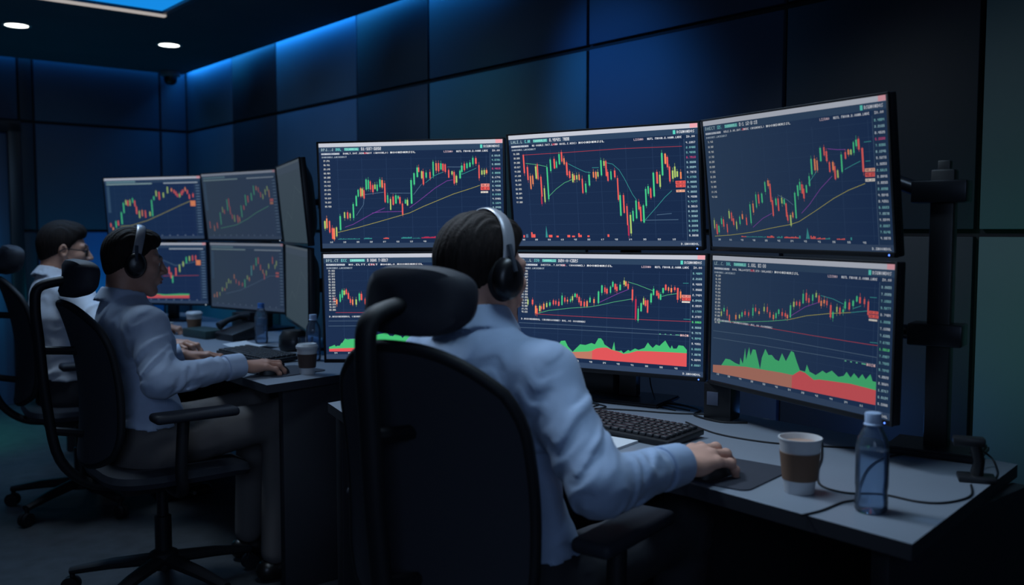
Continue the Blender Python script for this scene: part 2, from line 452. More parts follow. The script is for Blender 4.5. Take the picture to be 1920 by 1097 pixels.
# chart drawings in thousandths of the panel (u right, v down)
CH = {
 'A1': {'c': '19,738,811,y 30,714,805,o 45,739,848,r 60,806,909,r 69,810,916,o 83,800,886,y 106,692,825,g 131,656,711,y 148,657,717,r 162,669,712,y 181,579,712,g 199,502,598,g 211,444,508,g 225,431,508,o 234,433,503,y 243,449,527,r 257,348,444,g 269,354,438,g 280,367,444,r 293,403,469,r 305,397,439,y 317,398,457,g 333,350,422,g 345,357,428,o 359,387,566,r 373,501,573,g 388,537,639,y 403,514,592,r 418,503,580,g 431,509,533,g 440,521,581,r 453,581,687,r 470,546,582,g 481,546,600,y 504,362,583,g 521,298,404,g 539,245,334,g 547,245,287,r 563,281,347,y 571,282,406,r 587,294,342,g 608,289,348,r 626,195,325,g 642,208,278,o 655,208,285,r 668,211,268,g 679,215,280,r 691,221,292,r 709,275,346,r 727,287,317,y 738,294,402,r 750,330,394,y 770,283,354,g 780,236,295,g 794,219,278,r 808,216,261,g 824,209,250,g 840,166,227,g 856,169,222,r 872,234,357,r 887,285,323,y 900,282,323,y 912,282,312,o', 'l': [('Y', '90,849 205,803 326,748 452,689 494,669 564,614 731,500 827,450 875,422'), ('P', '131,799 178,772 235,719 285,673 356,620'), ('P', '285,667 327,659 453,656'), ('P', '492,621 538,566 636,438 699,375 730,367'), ('B', '197,688 238,587 246,479'), ('B', '515,500 561,400'), ('T', '582,389 631,325 680,292'), ('B', '701,245 789,249'), ('T', '778,319 857,263'), ('B', '387,481 498,485'), ('B', '247,491 352,471')], 't': [(880, 408, 926, 435, 'p'), (879, 437, 926, 467, 'r'), (879, 479, 918, 494, 'c')], 'v': [(89, 139, 916, 908, 'T'), (142, 213, 916, 908, 'T'), (234, 280, 915, 904, 'T'), (343, 374, 915, 904, 'r'), (441, 500, 914, 900, 'T'), (503, 548, 914, 908, 'T'), (552, 631, 913, 897, 'm'), (649, 683, 913, 901, 'r'), (731, 779, 912, 903, 'T'), (827, 889, 912, 901, 'r')]},
 'B1': {'c': '81,179,340,r 100,286,402,r 114,367,483,o 127,365,441,o 148,284,393,y 158,267,400,r 174,377,554,r 171,554,621,m 190,481,604,y 212,295,580,g 233,230,332,g 255,226,310,r 267,251,305,g 284,187,276,g 298,171,253,r 310,225,278,o 323,262,374,r 337,340,399,r 353,365,436,y 362,377,419,o 375,378,414,y 388,373,420,o 404,410,534,r 421,452,529,g 442,377,471,g 466,355,402,o 479,356,414,o 490,357,397,y 509,259,387,g 525,266,307,y 535,267,394,r 542,360,436,r 559,356,425,g 579,351,409,r 592,416,602,r 601,561,737,g 619,562,714,r 634,656,820,r 637,820,909,m 650,732,891,y 664,698,785,g 682,611,762,g 696,623,687,r 704,664,786,r 719,653,798,g 734,516,659,g 747,494,557,g 759,512,591,r 776,383,581,g 794,378,474,r 808,402,503,y 822,224,408,g 838,231,314,o 848,259,343,r 857,338,461,r 872,372,439,y 883,340,429,y 894,380,424,y 911,386,442,o', 'l': [('R', '75,178 302,177 608,170 879,177 921,178'), ('T', '331,274 386,323 422,352 451,360'), ('T', '533,281 569,295 602,347 628,424 666,559 685,606'), ('G', '212,556 257,491 305,439 348,414'), ('T', '726,775 787,667 829,589 864,537'), ('G', '92,253 158,270 212,291'), ('T', '460,319 496,320'), ('B', '701,780 891,778'), ('B', '785,736 859,726')], 't': [(884, 458, 933, 483, 'r'), (885, 487, 932, 511, 'r'), (886, 531, 928, 551, 'q')], 'v': [(50, 59, 923, 901, 'r'), (66, 79, 923, 892, 'B'), (97, 105, 923, 875, 'r'), (106, 121, 923, 893, 'r'), (180, 193, 922, 816, 'T'), (199, 219, 922, 900, 'r'), (242, 255, 922, 907, 'r'), (304, 320, 922, 902, 'r'), (330, 346, 921, 908, 'r'), (365, 373, 921, 887, 'r'), (374, 384, 921, 902, 'r'), (415, 427, 921, 906, 'r'), (524, 534, 920, 898, 'r')]},
 'C1': {'c': '26,786,853,y 41,819,899,r 54,832,885,g 75,773,819,g 88,780,839,r 110,819,884,r 129,715,773,y 144,728,793,r 154,774,825,r 172,799,857,y 195,761,819,g 213,742,780,o 237,768,825,r 265,667,812,g 284,662,730,o 305,594,693,g 321,595,663,r 341,589,657,g 364,505,578,g 383,494,536,o 393,519,653,r 401,641,757,r 421,630,678,g 434,630,721,r 455,625,667,y 468,637,673,g 477,668,764,r 482,752,794,r 498,752,830,y 511,734,770,o 529,593,776,g 547,541,617,g 560,518,576,g 571,536,600,r 578,566,636,r 594,543,596,g 612,481,550,g 628,362,470,g 646,363,443,o 658,376,444,o 678,293,383,g 697,290,346,r 708,319,387,r 720,394,461,r 737,395,451,o 745,424,513,r 758,453,503,y 780,350,466,g 800,336,380,r 815,321,354,o 827,323,355,y 841,276,346,g 854,261,304,g 865,257,327,r 880,319,474,r', 'l': [('Y', '22,916 123,906 261,882 392,846 496,821 543,800 634,725 730,642 805,590 884,551'), ('P', '273,844 337,775 393,738'), ('P', '559,741 602,683 667,571 729,490'), ('P', '714,303 762,315 802,319'), ('T', '605,532 657,444'), ('T', '792,451 828,427 868,403'), ('B', '433,603 487,644 517,681'), ('T', '889,282 922,281'), ('T', '891,406 913,406')], 't': [(887, 453, 933, 475, 'q'), (887, 480, 931, 509, 'r'), (887, 520, 930, 539, 'c')], 'v': [(197, 228, 919, 909, 'r'), (228, 349, 919, 913, 'T'), (354, 397, 921, 904, 'r'), (412, 445, 922, 909, 'T'), (454, 536, 922, 910, 'r'), (536, 545, 923, 902, 'T'), (574, 594, 924, 844, 'T'), (598, 626, 924, 903, 'r'), (629, 675, 925, 914, 'r'), (675, 700, 925, 914, 'T'), (733, 774, 926, 917, 'r'), (800, 807, 927, 908, 'T')]},
 'A2': {'c': '51,412,446,m 65,429,474,o 84,379,451,g 96,340,413,g 107,346,385,y 118,335,379,r 129,368,424,r 139,424,463,r 151,430,480,o 170,430,480,y 188,375,441,g 199,377,436,r 219,425,475,r 230,431,464,o 245,392,442,y 258,370,420,g 269,353,387,y 277,331,376,y 296,298,354,g 316,276,343,g 334,287,354,r 352,332,399,r 371,354,421,o 390,310,377,g 416,288,344,g 440,300,366,r 465,344,411,r 489,389,455,o 514,367,422,y 540,323,389,g 572,290,357,g 603,302,368,r 633,346,401,r 670,358,424,o 708,336,391,y 745,314,369,g 795,326,381,r 844,348,404,r 894,360,404,o', 'l': [('R', '57,554 543,558 977,559'), ('G', '79,886 93,836 106,803'), ('H', '17,635 542,633 976,632'), ('H', '16,683 541,681 976,680'), ('B', '112,808 213,803')], 't': [], 'v': [], 'a': ('16,884 29,877 47,864 53,881 60,873 74,873 83,847 89,844 99,825 106,808 118,814 163,803 239,781 311,754 324,746 336,756 345,778 364,782 377,756 386,765 408,782 414,801 427,777 438,763 452,782 540,772 665,745 789,779 944,769', '16,902 79,897 287,887 942,881', '15,928 941,923', 0)},
 'B2': {'c': '61,418,461,y 88,416,459,r 107,470,538,o 115,494,543,r 131,469,518,y 140,474,499,r 154,449,498,o 171,442,478,y 189,435,465,g 209,415,452,r 223,420,451,r 240,425,462,r 258,370,454,g 274,387,423,r 289,404,422,o 306,397,421,g 317,372,409,y 331,348,378,g 342,353,383,r 354,376,424,r 365,412,454,r 383,417,458,r 398,410,457,o 414,379,421,g 436,390,425,o 460,323,424,g 478,269,334,g 494,286,327,r 505,297,338,r 524,278,331,g 536,236,278,g 549,254,301,r 558,277,314,r 575,258,305,g 596,222,257,y 605,230,269,o 617,250,291,r 640,296,389,r 658,377,545,m 671,457,561,g 686,410,479,g 698,368,420,y 708,385,431,r 719,384,488,r 736,326,401,g 748,285,337,g 765,301,341,r 774,318,364,r 784,329,375,g 796,277,317,g 809,248,293,r 823,270,298,o 837,275,309,o 854,268,291,r 869,273,370,r 883,301,358,o', 'l': [('G', '120,537 182,508 298,480 411,460 462,444 543,409 636,378'), ('R', '100,545 298,548 666,550 936,547'), ('P', '466,417 557,341 621,295'), ('G', '617,233 663,254 744,302'), ('G', '789,348 817,333 864,319'), ('T', '894,232 921,231'), ('T', '899,529 934,529'), ('H', '9,632 299,630 937,632'), ('H', '9,675 300,668 937,666')], 't': [(889, 328, 933, 349, 'p'), (890, 351, 933, 375, 'r'), (890, 380, 929, 393, 'c')], 'v': [], 'a': ('72,867 91,834 147,853 178,861 213,864 228,802 236,819 255,775 278,769 294,819 321,864 347,820 362,794 392,797 425,776 444,786 462,731 476,730 488,752 495,781 517,802 536,824 547,752 554,828 575,831 586,824 597,846 622,815 632,825 657,799 675,809 706,789 723,741 734,763 748,784 765,754 782,764 796,739 811,715 827,759 837,781 844,752 851,779 868,777 877,748 901,751 918,783 935,790', '60,886 225,869 317,867 407,853 429,843 451,821 481,811 510,808 536,824 568,834 597,852 626,843 668,819 738,814 841,811 935,810', '60,914 128,916 935,922', 429)},
 'C2': {'c': '68,438,473,y 85,408,436,g 106,419,467,r 122,458,505,r 164,451,485,o 187,447,474,y 203,424,458,g 222,415,442,r 245,418,445,r 271,381,440,g 287,378,405,r 309,401,421,o 339,364,397,y 358,362,400,r 374,398,437,r 395,414,446,o 410,399,437,g 425,371,403,g 445,387,413,r 463,391,416,r 475,402,427,o 491,330,418,g 509,302,339,y 524,300,325,r 541,298,329,r 559,239,307,g 576,231,286,r 590,266,297,r 610,239,282,g 628,225,255,y 643,241,290,r 655,276,312,o 670,268,292,o 684,272,302,r 704,299,383,r 716,345,387,g 735,307,342,y 750,310,352,r 766,320,338,g 775,266,313,g 795,269,316,r 813,255,290,g 830,223,258,g 845,227,267,r 866,236,270,r 884,251,337,r', 'l': [('G', '43,522 226,495 365,467 481,436'), ('Y', '481,436 581,391 698,358 802,335'), ('T', '802,335 884,312'), ('R', '119,513 335,516 630,526 888,531 932,530'), ('T', '651,240 714,256 767,284'), ('T', '814,307 850,284'), ('P', '495,405 570,331 639,290'), ('T', '890,222 921,221'), ('T', '896,516 932,513'), ('H', '14,601 336,590 930,608'), ('H', '15,657 337,653 927,654')], 't': [(889, 310, 931, 329, 'r'), (888, 334, 932, 355, 'r'), (889, 363, 927, 375, 'c')], 'v': [], 'a': ('16,879 73,869 101,807 130,807 165,826 194,833 198,777 214,821 227,696 234,789 252,684 261,749 274,696 292,696 307,765 322,855 331,747 351,676 370,718 390,713 411,741 432,749 449,687 472,740 500,659 515,666 535,737 551,786 579,789 588,737 603,783 636,799 671,759 690,773 718,747 751,781 777,768 791,737 811,771 827,737 849,767 866,733 882,764 903,724 914,767 930,768', '15,876 233,839 362,834 444,830 513,831 527,815 551,790 580,798 627,836 654,825 812,812 931,822', '17,935 933,919', 508)},
 'D1': {'c': '34,734,794,r 56,801,850,o 90,699,808,g 115,693,772,r 156,555,749,g 186,399,568,g 214,358,436,y 233,365,449,r 257,354,450,y 286,331,403,g 307,368,464,r 320,465,585,r 347,538,651,y 377,527,622,o 410,534,647,r 458,554,625,y 484,364,626,g 511,306,365,g 538,218,307,y 568,238,362,r 612,252,328,y 658,160,260,y 699,186,233,o 724,211,263,r 741,235,294,r 757,277,324,r 779,272,331,y 800,238,296,r 816,210,262,r 840,176,234,o 860,218,276,r 877,289,359,r 915,279,331,r', 'l': [('Y', '132,784 250,775 425,696 583,593 770,465 884,394')], 't': [(883, 389, 934, 476, 'o')], 'v': []},
 'E1': {'c': '50,727,834,r 108,792,877,o 153,749,835,r 211,594,778,g 251,510,594,y 274,553,616,r 324,399,568,g 350,386,512,r 357,513,625,r 376,625,695,r 404,640,738,y 448,641,752,r 472,669,738,o 510,497,670,g 547,498,560,r 581,341,499,g 613,356,452,r 662,318,427,g 702,211,346,g 736,219,280,o 763,241,309,r 785,310,384,r 812,339,412,y 848,273,353,y 877,228,294,y 895,283,389,o', 'l': [('G', '195,835 419,786 578,698 710,605 873,515')], 't': [(896, 410, 940, 450, 'r'), (895, 457, 936, 490, 'o')], 'v': []},
 'D2': {'c': '58,262,367,g 109,210,315,g 158,236,367,r 205,314,445,r 257,262,392,y 308,209,313,g 359,157,261,y 407,209,313,r 455,235,338,o 503,261,377,r 549,338,441,r 580,415,480,o 612,402,518,r 630,492,582,r 644,543,659,g 681,414,543,r 721,362,478,y 760,311,388,y 794,234,336,g 827,221,298,y 859,208,290,r 891,208,284,r', 'l': [('R', '544,550 914,535'), ('B', '552,286 679,376 760,349 889,310')], 't': [(892, 284, 939, 366, 'o')], 'v': [], 'a': ('5,867 321,855 486,846 567,855 713,839 809,839 937,831', '4,889 370,878 485,857 534,876 936,859', '3,926 934,911', 0)},
 'E2': {'c': '45,809,856,o 84,775,852,o 125,771,826,y 163,692,753,y 198,704,743,o 226,611,703,y 256,556,624,y 286,577,622,y 336,483,551,o 361,557,617,r 401,584,644,r 448,604,656,r 482,549,669,g 518,488,547,y 544,516,568,o 576,338,485,t 607,329,395,o 642,219,335,g 671,211,305,r 698,318,398,r 729,389,447,o 746,446,533,r 773,401,473,y 807,299,371,y 858,197,297,r 888,310,367,y 907,252,323,y', 'l': [('B', '210,788 418,718 621,600 816,478 916,472')], 't': [(895, 419, 936, 448, 'r'), (894, 465, 935, 491, 'r')], 'v': []}}

# ------------------------------------------------------------------ screens
FONT = {'0': '757', '0': '75557', '1': '26227', '2': '71747', '3': '71717', '4': '55711', '5': '74717', '6': '74757', '7': '71122', '8': '75757', '9': '75717',
        'A': '25755', 'B': '65656', 'C': '34443', 'D': '65556', 'E': '74647', 'F': '74644', 'G': '34553', 'H': '55755', 'I': '72227', 'J': '11153', 'K': '55655', 'L': '44447',
        'M': '57755', 'N': '57775', 'O': '25552', 'P': '65644', 'Q': '25563', 'R': '65655', 'S': '34216', 'T': '72222', 'U': '55557', 'V': '55552', 'W': '55775', 'X': '55255', 'Y': '55222', 'Z': '71247',
        '.': '00002', ':': '02020', '-': '00700', '/': '11244', ',': '00024', '+': '02720', '%': '51245', '(': '24442', ')': '21112'}
SW_, SH_ = 0.592, 0.333
PAL = {'g': (72, 205, 138), 'r': (240, 96, 90), 'o': (244, 140, 92), 'y': (176, 205, 112), 'm': (186, 48, 82), 't': (84, 180, 176),
       'Y': (166, 160, 84), 'P': (128, 66, 160), 'T': (56, 148, 146), 'B': (84, 112, 140), 'G': (84, 176, 124), 'R': (168, 62, 78), 'H': (78, 100, 124),
       'p': (240, 150, 140), 'c': (236, 226, 214), 'q': (244, 176, 148)}

class Scr:
    """flat drawing on the monitor panel: quads in panel metres, one colour each"""
    def __init__(s, dim=1.0, haze=(0, 0, 0), hz=0.0):  # haze, hz: off-angle screen glow mixed into every colour
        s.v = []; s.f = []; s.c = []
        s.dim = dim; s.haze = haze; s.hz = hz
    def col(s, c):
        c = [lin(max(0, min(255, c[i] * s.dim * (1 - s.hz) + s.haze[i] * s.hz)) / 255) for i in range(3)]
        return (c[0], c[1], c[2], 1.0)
    def poly(s, pts, c, layer):
        o = len(s.v)
        cs = c if isinstance(c, list) else [c] * len(pts)
        for (u, v) in pts:
            s.v.append(((u - 0.5) * SW_, -0.00018 * layer, (0.5 - v) * SH_))
        s.f.append(tuple(range(o, o + len(pts)))[::-1])
        s.c.extend([s.col(q) for q in cs][::-1])
    def rect(s, u0, v0, u1, v1, c, layer):
        s.poly([(u0, v0), (u1, v0), (u1, v1), (u0, v1)], c, layer)
    def line(s, pts, w, c, layer):
        asp = SW_ / SH_
        for a, b in zip(pts[:-1], pts[1:]):
            dx, dy = (b[0] - a[0]) * asp, b[1] - a[1]
            L = math.hypot(dx, dy) or 1
            nx, ny = -dy / L * w / asp, dx / L * w
            s.poly([(a[0] + nx, a[1] + ny), (b[0] + nx, b[1] + ny), (b[0] - nx, b[1] - ny), (a[0] - nx, a[1] - ny)], c, layer)
    def text(s, u, v, h, st, c, layer=6, wid=None):
        """pixel lettering, v = top; wid = full width to fill"""
        n = len(st)
        cw = (wid / n) if wid else h * 0.5
        px, py = cw / 3.9, h / 5
        for i, ch in enumerate(st):
            g = FONT.get(ch)
            if not g:
                continue
            for r in range(5):
                bits = int(g[r])
                k = 0
                while k < 3:
                    if bits >> (2 - k) & 1:
                        e = k
                        while e < 3 and bits >> (2 - e) & 1:
                            e += 1
                        s.rect(u + i * cw + k * px, v + r * py, u + i * cw + e * px, v + (r + 1) * py, c, layer)
                        k = e
                    else:
                        k += 1
    def build(s, name, parent, M=None):
        me = bpy.data.meshes.new(name)
        me.from_pydata(s.v, [], s.f)
        at = me.attributes.new('Col', 'FLOAT_COLOR', 'CORNER')
        at.data.foreach_set('color', [x for c in s.c for x in c])
        me.materials.append(M_SCREEN)
        me.update()
        o = bpy.data.objects.new(name, me)
        COL.objects.link(o)
        o.parent = parent
        return o
M_SCREEN = screen_mat('screen_light', 1.0)

def pts(st):
    return [tuple(int(w) / 1000 for w in t.split(',')) for t in st.split()]

HEAD = {
 'A1': ('BPJ..J', 'DBL', 'TICHMMSAL', '51:537:0202', 'BOCHNKOSL..PCUNOER', 'BANLT.DOT.DEN.TUOT (NOOONLO)'),
 'B1': ('LALI.L', 'E.NM', 'TAMMMMLBE', '0.45421 7808', 'SOUNMENSLE.PIU.UOST', 'NU OOUNLE.TACT.L (NO ODSEL.E.NIDI)'),
 'C1': ('BAECT', 'E2S.', 'TAMNNNMLE', '0:1=12:8:19', 'MOHHO.LSOL.ELE', 'RDLE.D.OR.UOT..NORE (NOUNDNSL)'),
 'A2': ('BP1.CT', 'ECC', 'IMMMMMOB', '9 DUAK T:2017', 'BLSUNOLI.DCOOLN', 'NO.ELTT.ETLT NOONLO'),
 'B2': ('LP..L', 'SSO', 'TAMMMMLLI', 'D2O:O:C02S', 'SO.SL.NEODOLN', 'ROETTSO..T.ROTMIN.. (HOOODNMEL)'),
 'C2': ('LE..C.', 'DBL', 'TAMMNNLI', '1.KKL 8I:DB', 'DOSTEOLL.OLTE', 'ROOL TNLLOOTDTT..T.RTO (HOLAOBE)'),
}
TW = (214, 218, 226)
def draw(key):
    base = key[0]
    low = key[1] == '2'
    near = base in 'ABC'
    if base in 'AB':
        S = Scr()
        bg0, bg1 = (28, 46, 77), (25, 43, 74)
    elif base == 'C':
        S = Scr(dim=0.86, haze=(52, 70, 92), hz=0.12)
        bg0, bg1 = (44, 64, 92), (22, 42, 78)  # left side painted paler for the off-angle glow
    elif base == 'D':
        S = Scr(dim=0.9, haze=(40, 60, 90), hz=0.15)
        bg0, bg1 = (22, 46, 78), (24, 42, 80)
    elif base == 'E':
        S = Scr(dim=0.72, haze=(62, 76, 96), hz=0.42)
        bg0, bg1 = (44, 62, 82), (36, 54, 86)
    else:
        S = Scr(dim=1.0)
        bg0, bg1 = (58, 70, 82), (52, 66, 76)  # washed-out off-angle look put into the greys
        S.poly([(0, 0), (1, 0), (1, 1), (0, 1)], [bg0, bg0, bg1, bg1], 0)
        S.rect(0, 0, 1, 0.03, (72, 82, 92), 1)
        S.rect(0, 0.03, 1, 0.11, (60, 72, 86), 1)
        S.line([(0.1, 0.8), (0.3, 0.6), (0.45, 0.7), (0.7, 0.3), (0.9, 0.4)], 0.004, (66, 80, 88), 2)
        return S
    S.poly([(0, 0), (1, 0), (1, 1), (0, 1)], [bg0, bg1, bg1, bg0], 0)
    # window chrome
    S.rect(0, 0, 1, 0.036, (196, 200, 212), 1)
    S.rect(0.962, 0.0, 0.998, 0.034, (240, 168, 178), 2)
    S.rect(0, 0.036, 1, 0.085, (46, 68, 96), 1)
    S.rect(0, 0.955, 1, 1, (50, 68, 96), 1)
    S.rect(0.931, 0.085, 1, 0.955, (30, 50, 80), 1)
    S.rect(0.9305, 0.12, 0.9325, 0.955, (70, 92, 120), 2)
    c = CH[key]
    vb = 0.62 if low and near else 0.92
    for i in range(7):
        u = 0.10 + i * 0.135
        S.rect(u, 0.14, u + 0.0016, 0.93, (42, 64, 98), 1)
    for i in range(9):
        v = 0.16 + i * 0.092
        S.rect(0.09, v, 0.93, v + 0.0022, (38, 60, 92), 1)
    if near:
        h = HEAD[key]
        S.text(0.014, 0.047, 0.026, h[0], (150, 176, 186), wid=0.068)
        S.text(0.095, 0.047, 0.026, h[1], (110, 206, 206), wid=0.032)
        S.rect(0.142, 0.048, 0.222, 0.073, (84, 172, 168), 3)
        S.text(0.144, 0.049, 0.022, h[2], (140, 226, 214), wid=0.077)
        S.text(0.235, 0.046, 0.027, h[3], TW, wid=0.112)
        S.rect(0.013, 0.092, 0.115, 0.109, (150, 160, 178), 3)
        S.text(0.014, 0.094, 0.0135, h[4], (222, 226, 232), wid=0.1)
        S.text(0.135, 0.092, 0.016, h[5], TW, wid=0.25)
        S.rect(0.25, 0.092, 0.275, 0.108, (176, 70, 92), 4)
        S.text(0.395, 0.091, 0.017, 'NOONDNMSSL', (224, 228, 232), wid=0.14)
        S.text(0.016, 0.124, 0.015, 'DONODNDS.LNCHIWDST', (170, 184, 198), wid=0.14)
        S.rect(0.88, 0.045, 0.892, 0.077, (92, 214, 196), 3)
        S.text(0.899, 0.05, 0.022, 'DSUNONDOS', TW, wid=0.086)
        S.text(0.685, 0.094, 0.017, 'LISDNO', (206, 180, 190), wid=0.05)
        S.text(0.753, 0.094, 0.017, 'NUTL FNOON.U.OANN.LNDE', TW, wid=0.17)
        S.text(0.944, 0.094, 0.017, 'IO.OO', TW, wid=0.042)
        n = 18 if low else 20
        rr = random.Random(hash(key) % 1000 if False else sum(map(ord, key)))
        for i in range(n):
            v = 0.142 + i * (0.8 / n)
            hot = (i == 3 and not low) or (i == 9 and low)
            q = ((190, 70, 120) if not low else (90, 214, 130)) if hot else [(150, 190, 200), (196, 204, 214), (120, 180, 184)][rr.randint(0, 2)]
            S.text(0.941, v, 0.016, '%d.%04d' % (rr.randint(1, 9), rr.randint(0, 9999)), q, wid=0.046)
        nl, v0, st = (15, 0.15, 0.0265) if low else (12, 0.158, 0.0395)
        for i in range(nl):
            S.text(0.024, v0 + i * st, 0.0155, '%02d.%03d' % (rr.randint(10, 99), rr.randint(0, 999)), (200, 204, 204), wid=0.036)
        for i in range(12):
            S.text(0.045 + i * 0.074, 0.935, 0.014, '%02d' % rr.randint(10, 59), (190, 198, 206), wid=0.017)
        S.text(0.90, 0.972, 0.018, 'D.UNOONDOL', (200, 206, 214), wid=0.088)
        if low:
            S.text(0.022, 0.585 if base != 'C' else 0.503, 0.016, 'D.NODONDNNMOL (NOMNOOOMNN) MOL.OO OOOMMNNS', (196, 202, 210), wid=0.37)
            for i in range(4):
                S.rect(0.78 + i * 0.027, 0.66, 0.788 + i * 0.027 + (0.012 if i == 3 else 0), 0.668, (100, 190, 150), 3)
            S.text(0.885, 0.655, 0.018, 'NOSN', (230, 190, 190), wid=0.042)
    else:
        S.rect(0.02, 0.05, 0.33, 0.075, (110, 150, 160), 2)
        S.rect(0.02, 0.09, 0.5, 0.108, (150, 180, 180), 2)
        S.rect(0.62, 0.09, 0.97, 0.108, (170, 184, 196), 2)
        S.rect(0.02, 0.13, 0.05, 0.56, (52, 80, 108), 2)
        for i in range(18):
            S.rect(0.945, 0.14 + i * 0.044, 0.985, 0.155 + i * 0.044, (92, 118, 146), 3)
        for i in range(11):
            S.rect(0.08 + i * 0.08, 0.935, 0.095 + i * 0.08, 0.95, (100, 120, 146), 3)
    lw = 0.0022 if near else 0.004
    if 'a' in c:
        g, m, b, sp = c['a']
        g, m, b = pts(g), pts(m), pts(b)
        def at(P, u):
            if u <= P[0][0]:
                return P[0][1]
            for p, q in zip(P[:-1], P[1:]):
                if u <= q[0]:
                    return p[1] + (q[1] - p[1]) * (u - p[0]) / max(1e-6, q[0] - p[0])
            return P[-1][1]
        us = sorted(set([p[0] for p in g] + [p[0] for p in m] + [p[0] for p in b] + [sp / 1000]))
        us = [u for u in us if g[0][0] <= u <= min(0.93, g[-1][0])]
        for a, d in zip(us[:-1], us[1:]):
            ga, gd, ma, md, ba, bd = at(g, a), at(g, d), at(m, a), at(m, d), at(b, a), at(b, d)
            gc = (70, 190, 118)
            if ga < ma or gd < md:
                S.poly([(a, min(ga, ma)), (d, min(gd, md)), (d, md), (a, ma)], gc, 2)
            left = (a + d) / 2 < sp / 1000
            S.poly([(a, ma), (d, md), (d, bd), (a, ba)], (190, 122, 102) if left else (224, 86, 90), 2)
    for (u0, u1, v0, v1, cl) in c['v']:
        if u1 - u0 > 24:
            rr = random.Random(u0)
            n = max(3, (u1 - u0) // 7)
            for i in range(n):
                a = u0 + (u1 - u0) * i / n; b2 = u0 + (u1 - u0) * (i + 0.85) / n
                hh = (v0 - v1) * rr.uniform(0.5, 1.15)
                S.rect(a / 1000, (v0 - hh) / 1000, b2 / 1000, v0 / 1000, PAL[cl], 2)
        elif v0 - v1 > 50:
            S.poly([((u0 + u1) / 2000, v1 / 1000), (u1 / 1000, v0 / 1000), (u0 / 1000, v0 / 1000)], PAL[cl], 2)
        else:
            S.rect(u0 / 1000, v1 / 1000, u1 / 1000, v0 / 1000, PAL[cl], 2)
    for cl, st in c['l']:
        S.line(pts(st), lw, PAL[cl], 3)
    rr = random.Random(sum(map(ord, key)) + 5)
    for t in c['c'].split():
        u, a, b, cl = t.split(',')
        u, a, b = int(u) / 1000, int(a) / 1000, int(b) / 1000
        w = (0.0038 if near else 0.0062) * rr.uniform(0.85, 1.15)
        k = PAL[cl]
        wk = tuple(int(x * 0.8 + 20) for x in k)
        e = 0.006 + 0.022 * rr.random(); e2 = 0.004 + 0.022 * rr.random()
        S.rect(u - 0.0007, a - e, u + 0.0007, b + e2, wk, 4)
        S.rect(u - w, a, u + w, b, k, 5)
    for (u0, v0, u1, v1, cl) in c['t']:
        S.rect(u0 / 1000, v0 / 1000, u1 / 1000, v1 / 1000, PAL[cl], 6)
        if near:
            S.text(u0 / 1000 + 0.004, v0 / 1000 + 0.005, (v1 - v0) / 1000 - 0.01, '40.27', (120, 50, 60) if cl in 'rpo' else (90, 80, 80), 7, wid=(u1 - u0) / 1000 - 0.006)
    return S

# ------------------------------------------------------------------ monitors
POSE = {
 'A1': (-0.3194, 2.9594, 1.3596, -0.1388, 0.0427, -0.0113), 'B1': (0.2546, 2.6946, 1.3677, -0.5353, 0.1201, -0.0077),
 'C1': (0.6628, 2.2487, 1.3685, -1.0828, 0.1240, 0.0056), 'A2': (-0.2963, 2.9240, 1.0090, -0.0641, 0.0242, -0.0104),
 'B2': (0.2707, 2.6831, 1.0123, -0.5461, -0.0273, -0.0050), 'C2': (0.6695, 2.2221, 1.0127, -1.0946, -0.0011, 0.0068),
 'D1': (-1.9413, 5.0766, 1.3651, -0.2434, 0.0752, -0.0114), 'E1': (-1.3538, 4.6694, 1.3684, -0.6487, 0.1071, -0.0029),
 'F1': (-0.9298, 3.9497, 1.3614, -1.1770, 0.0930, -0.0015), 'D2': (-1.9517, 5.1509, 1.0110, -0.2227, 0.0307, -0.0030),
 'E2': (-1.3452, 4.7175, 1.0147, -0.6482, 0.0133, 0.0014), 'F2': (-0.9339, 4.0401, 1.0094, -1.1843, -0.0027, 0.0166),
}
MLAB = {
 'A1': 'upper left monitor of the near wall, candlestick chart climbing over a straight yellow line',
 'B1': 'upper middle monitor of the near wall, V-shaped candlestick chart under a red line',
 'C1': 'upper right monitor of the near wall, largest in view, chart ending in red drop',
 'A2': 'lower left monitor of the near wall, half hidden behind the big headrest',
 'B2': 'lower middle monitor of the near wall, long green and red area band',
 'C2': 'lower right monitor of the near wall, jagged green area over salmon and red band',
 'D1': 'upper left monitor of the far wall, above the profile man, with a climbing chart',
 'E1': 'upper middle monitor of the far wall, hazy grey-blue zigzag chart',
 'F1': 'upper right monitor of the far wall, seen nearly edge on, plain grey screen',
 'D2': 'lower left monitor of the far wall, partly behind the profile man',
 'E2': 'lower middle monitor of the far wall, hazy chart above the water bottle',
 'F2': 'lower right monitor of the far wall, seen nearly edge on, grey screen near the tabletop',
}
def pose_m(q):
    return Matrix.Translation(q[:3]) @ Matrix.Rotation(q[3], 4, 'Z') @ Matrix.Rotation(q[4], 4, 'X') @ Matrix.Rotation(q[5], 4, 'Y')

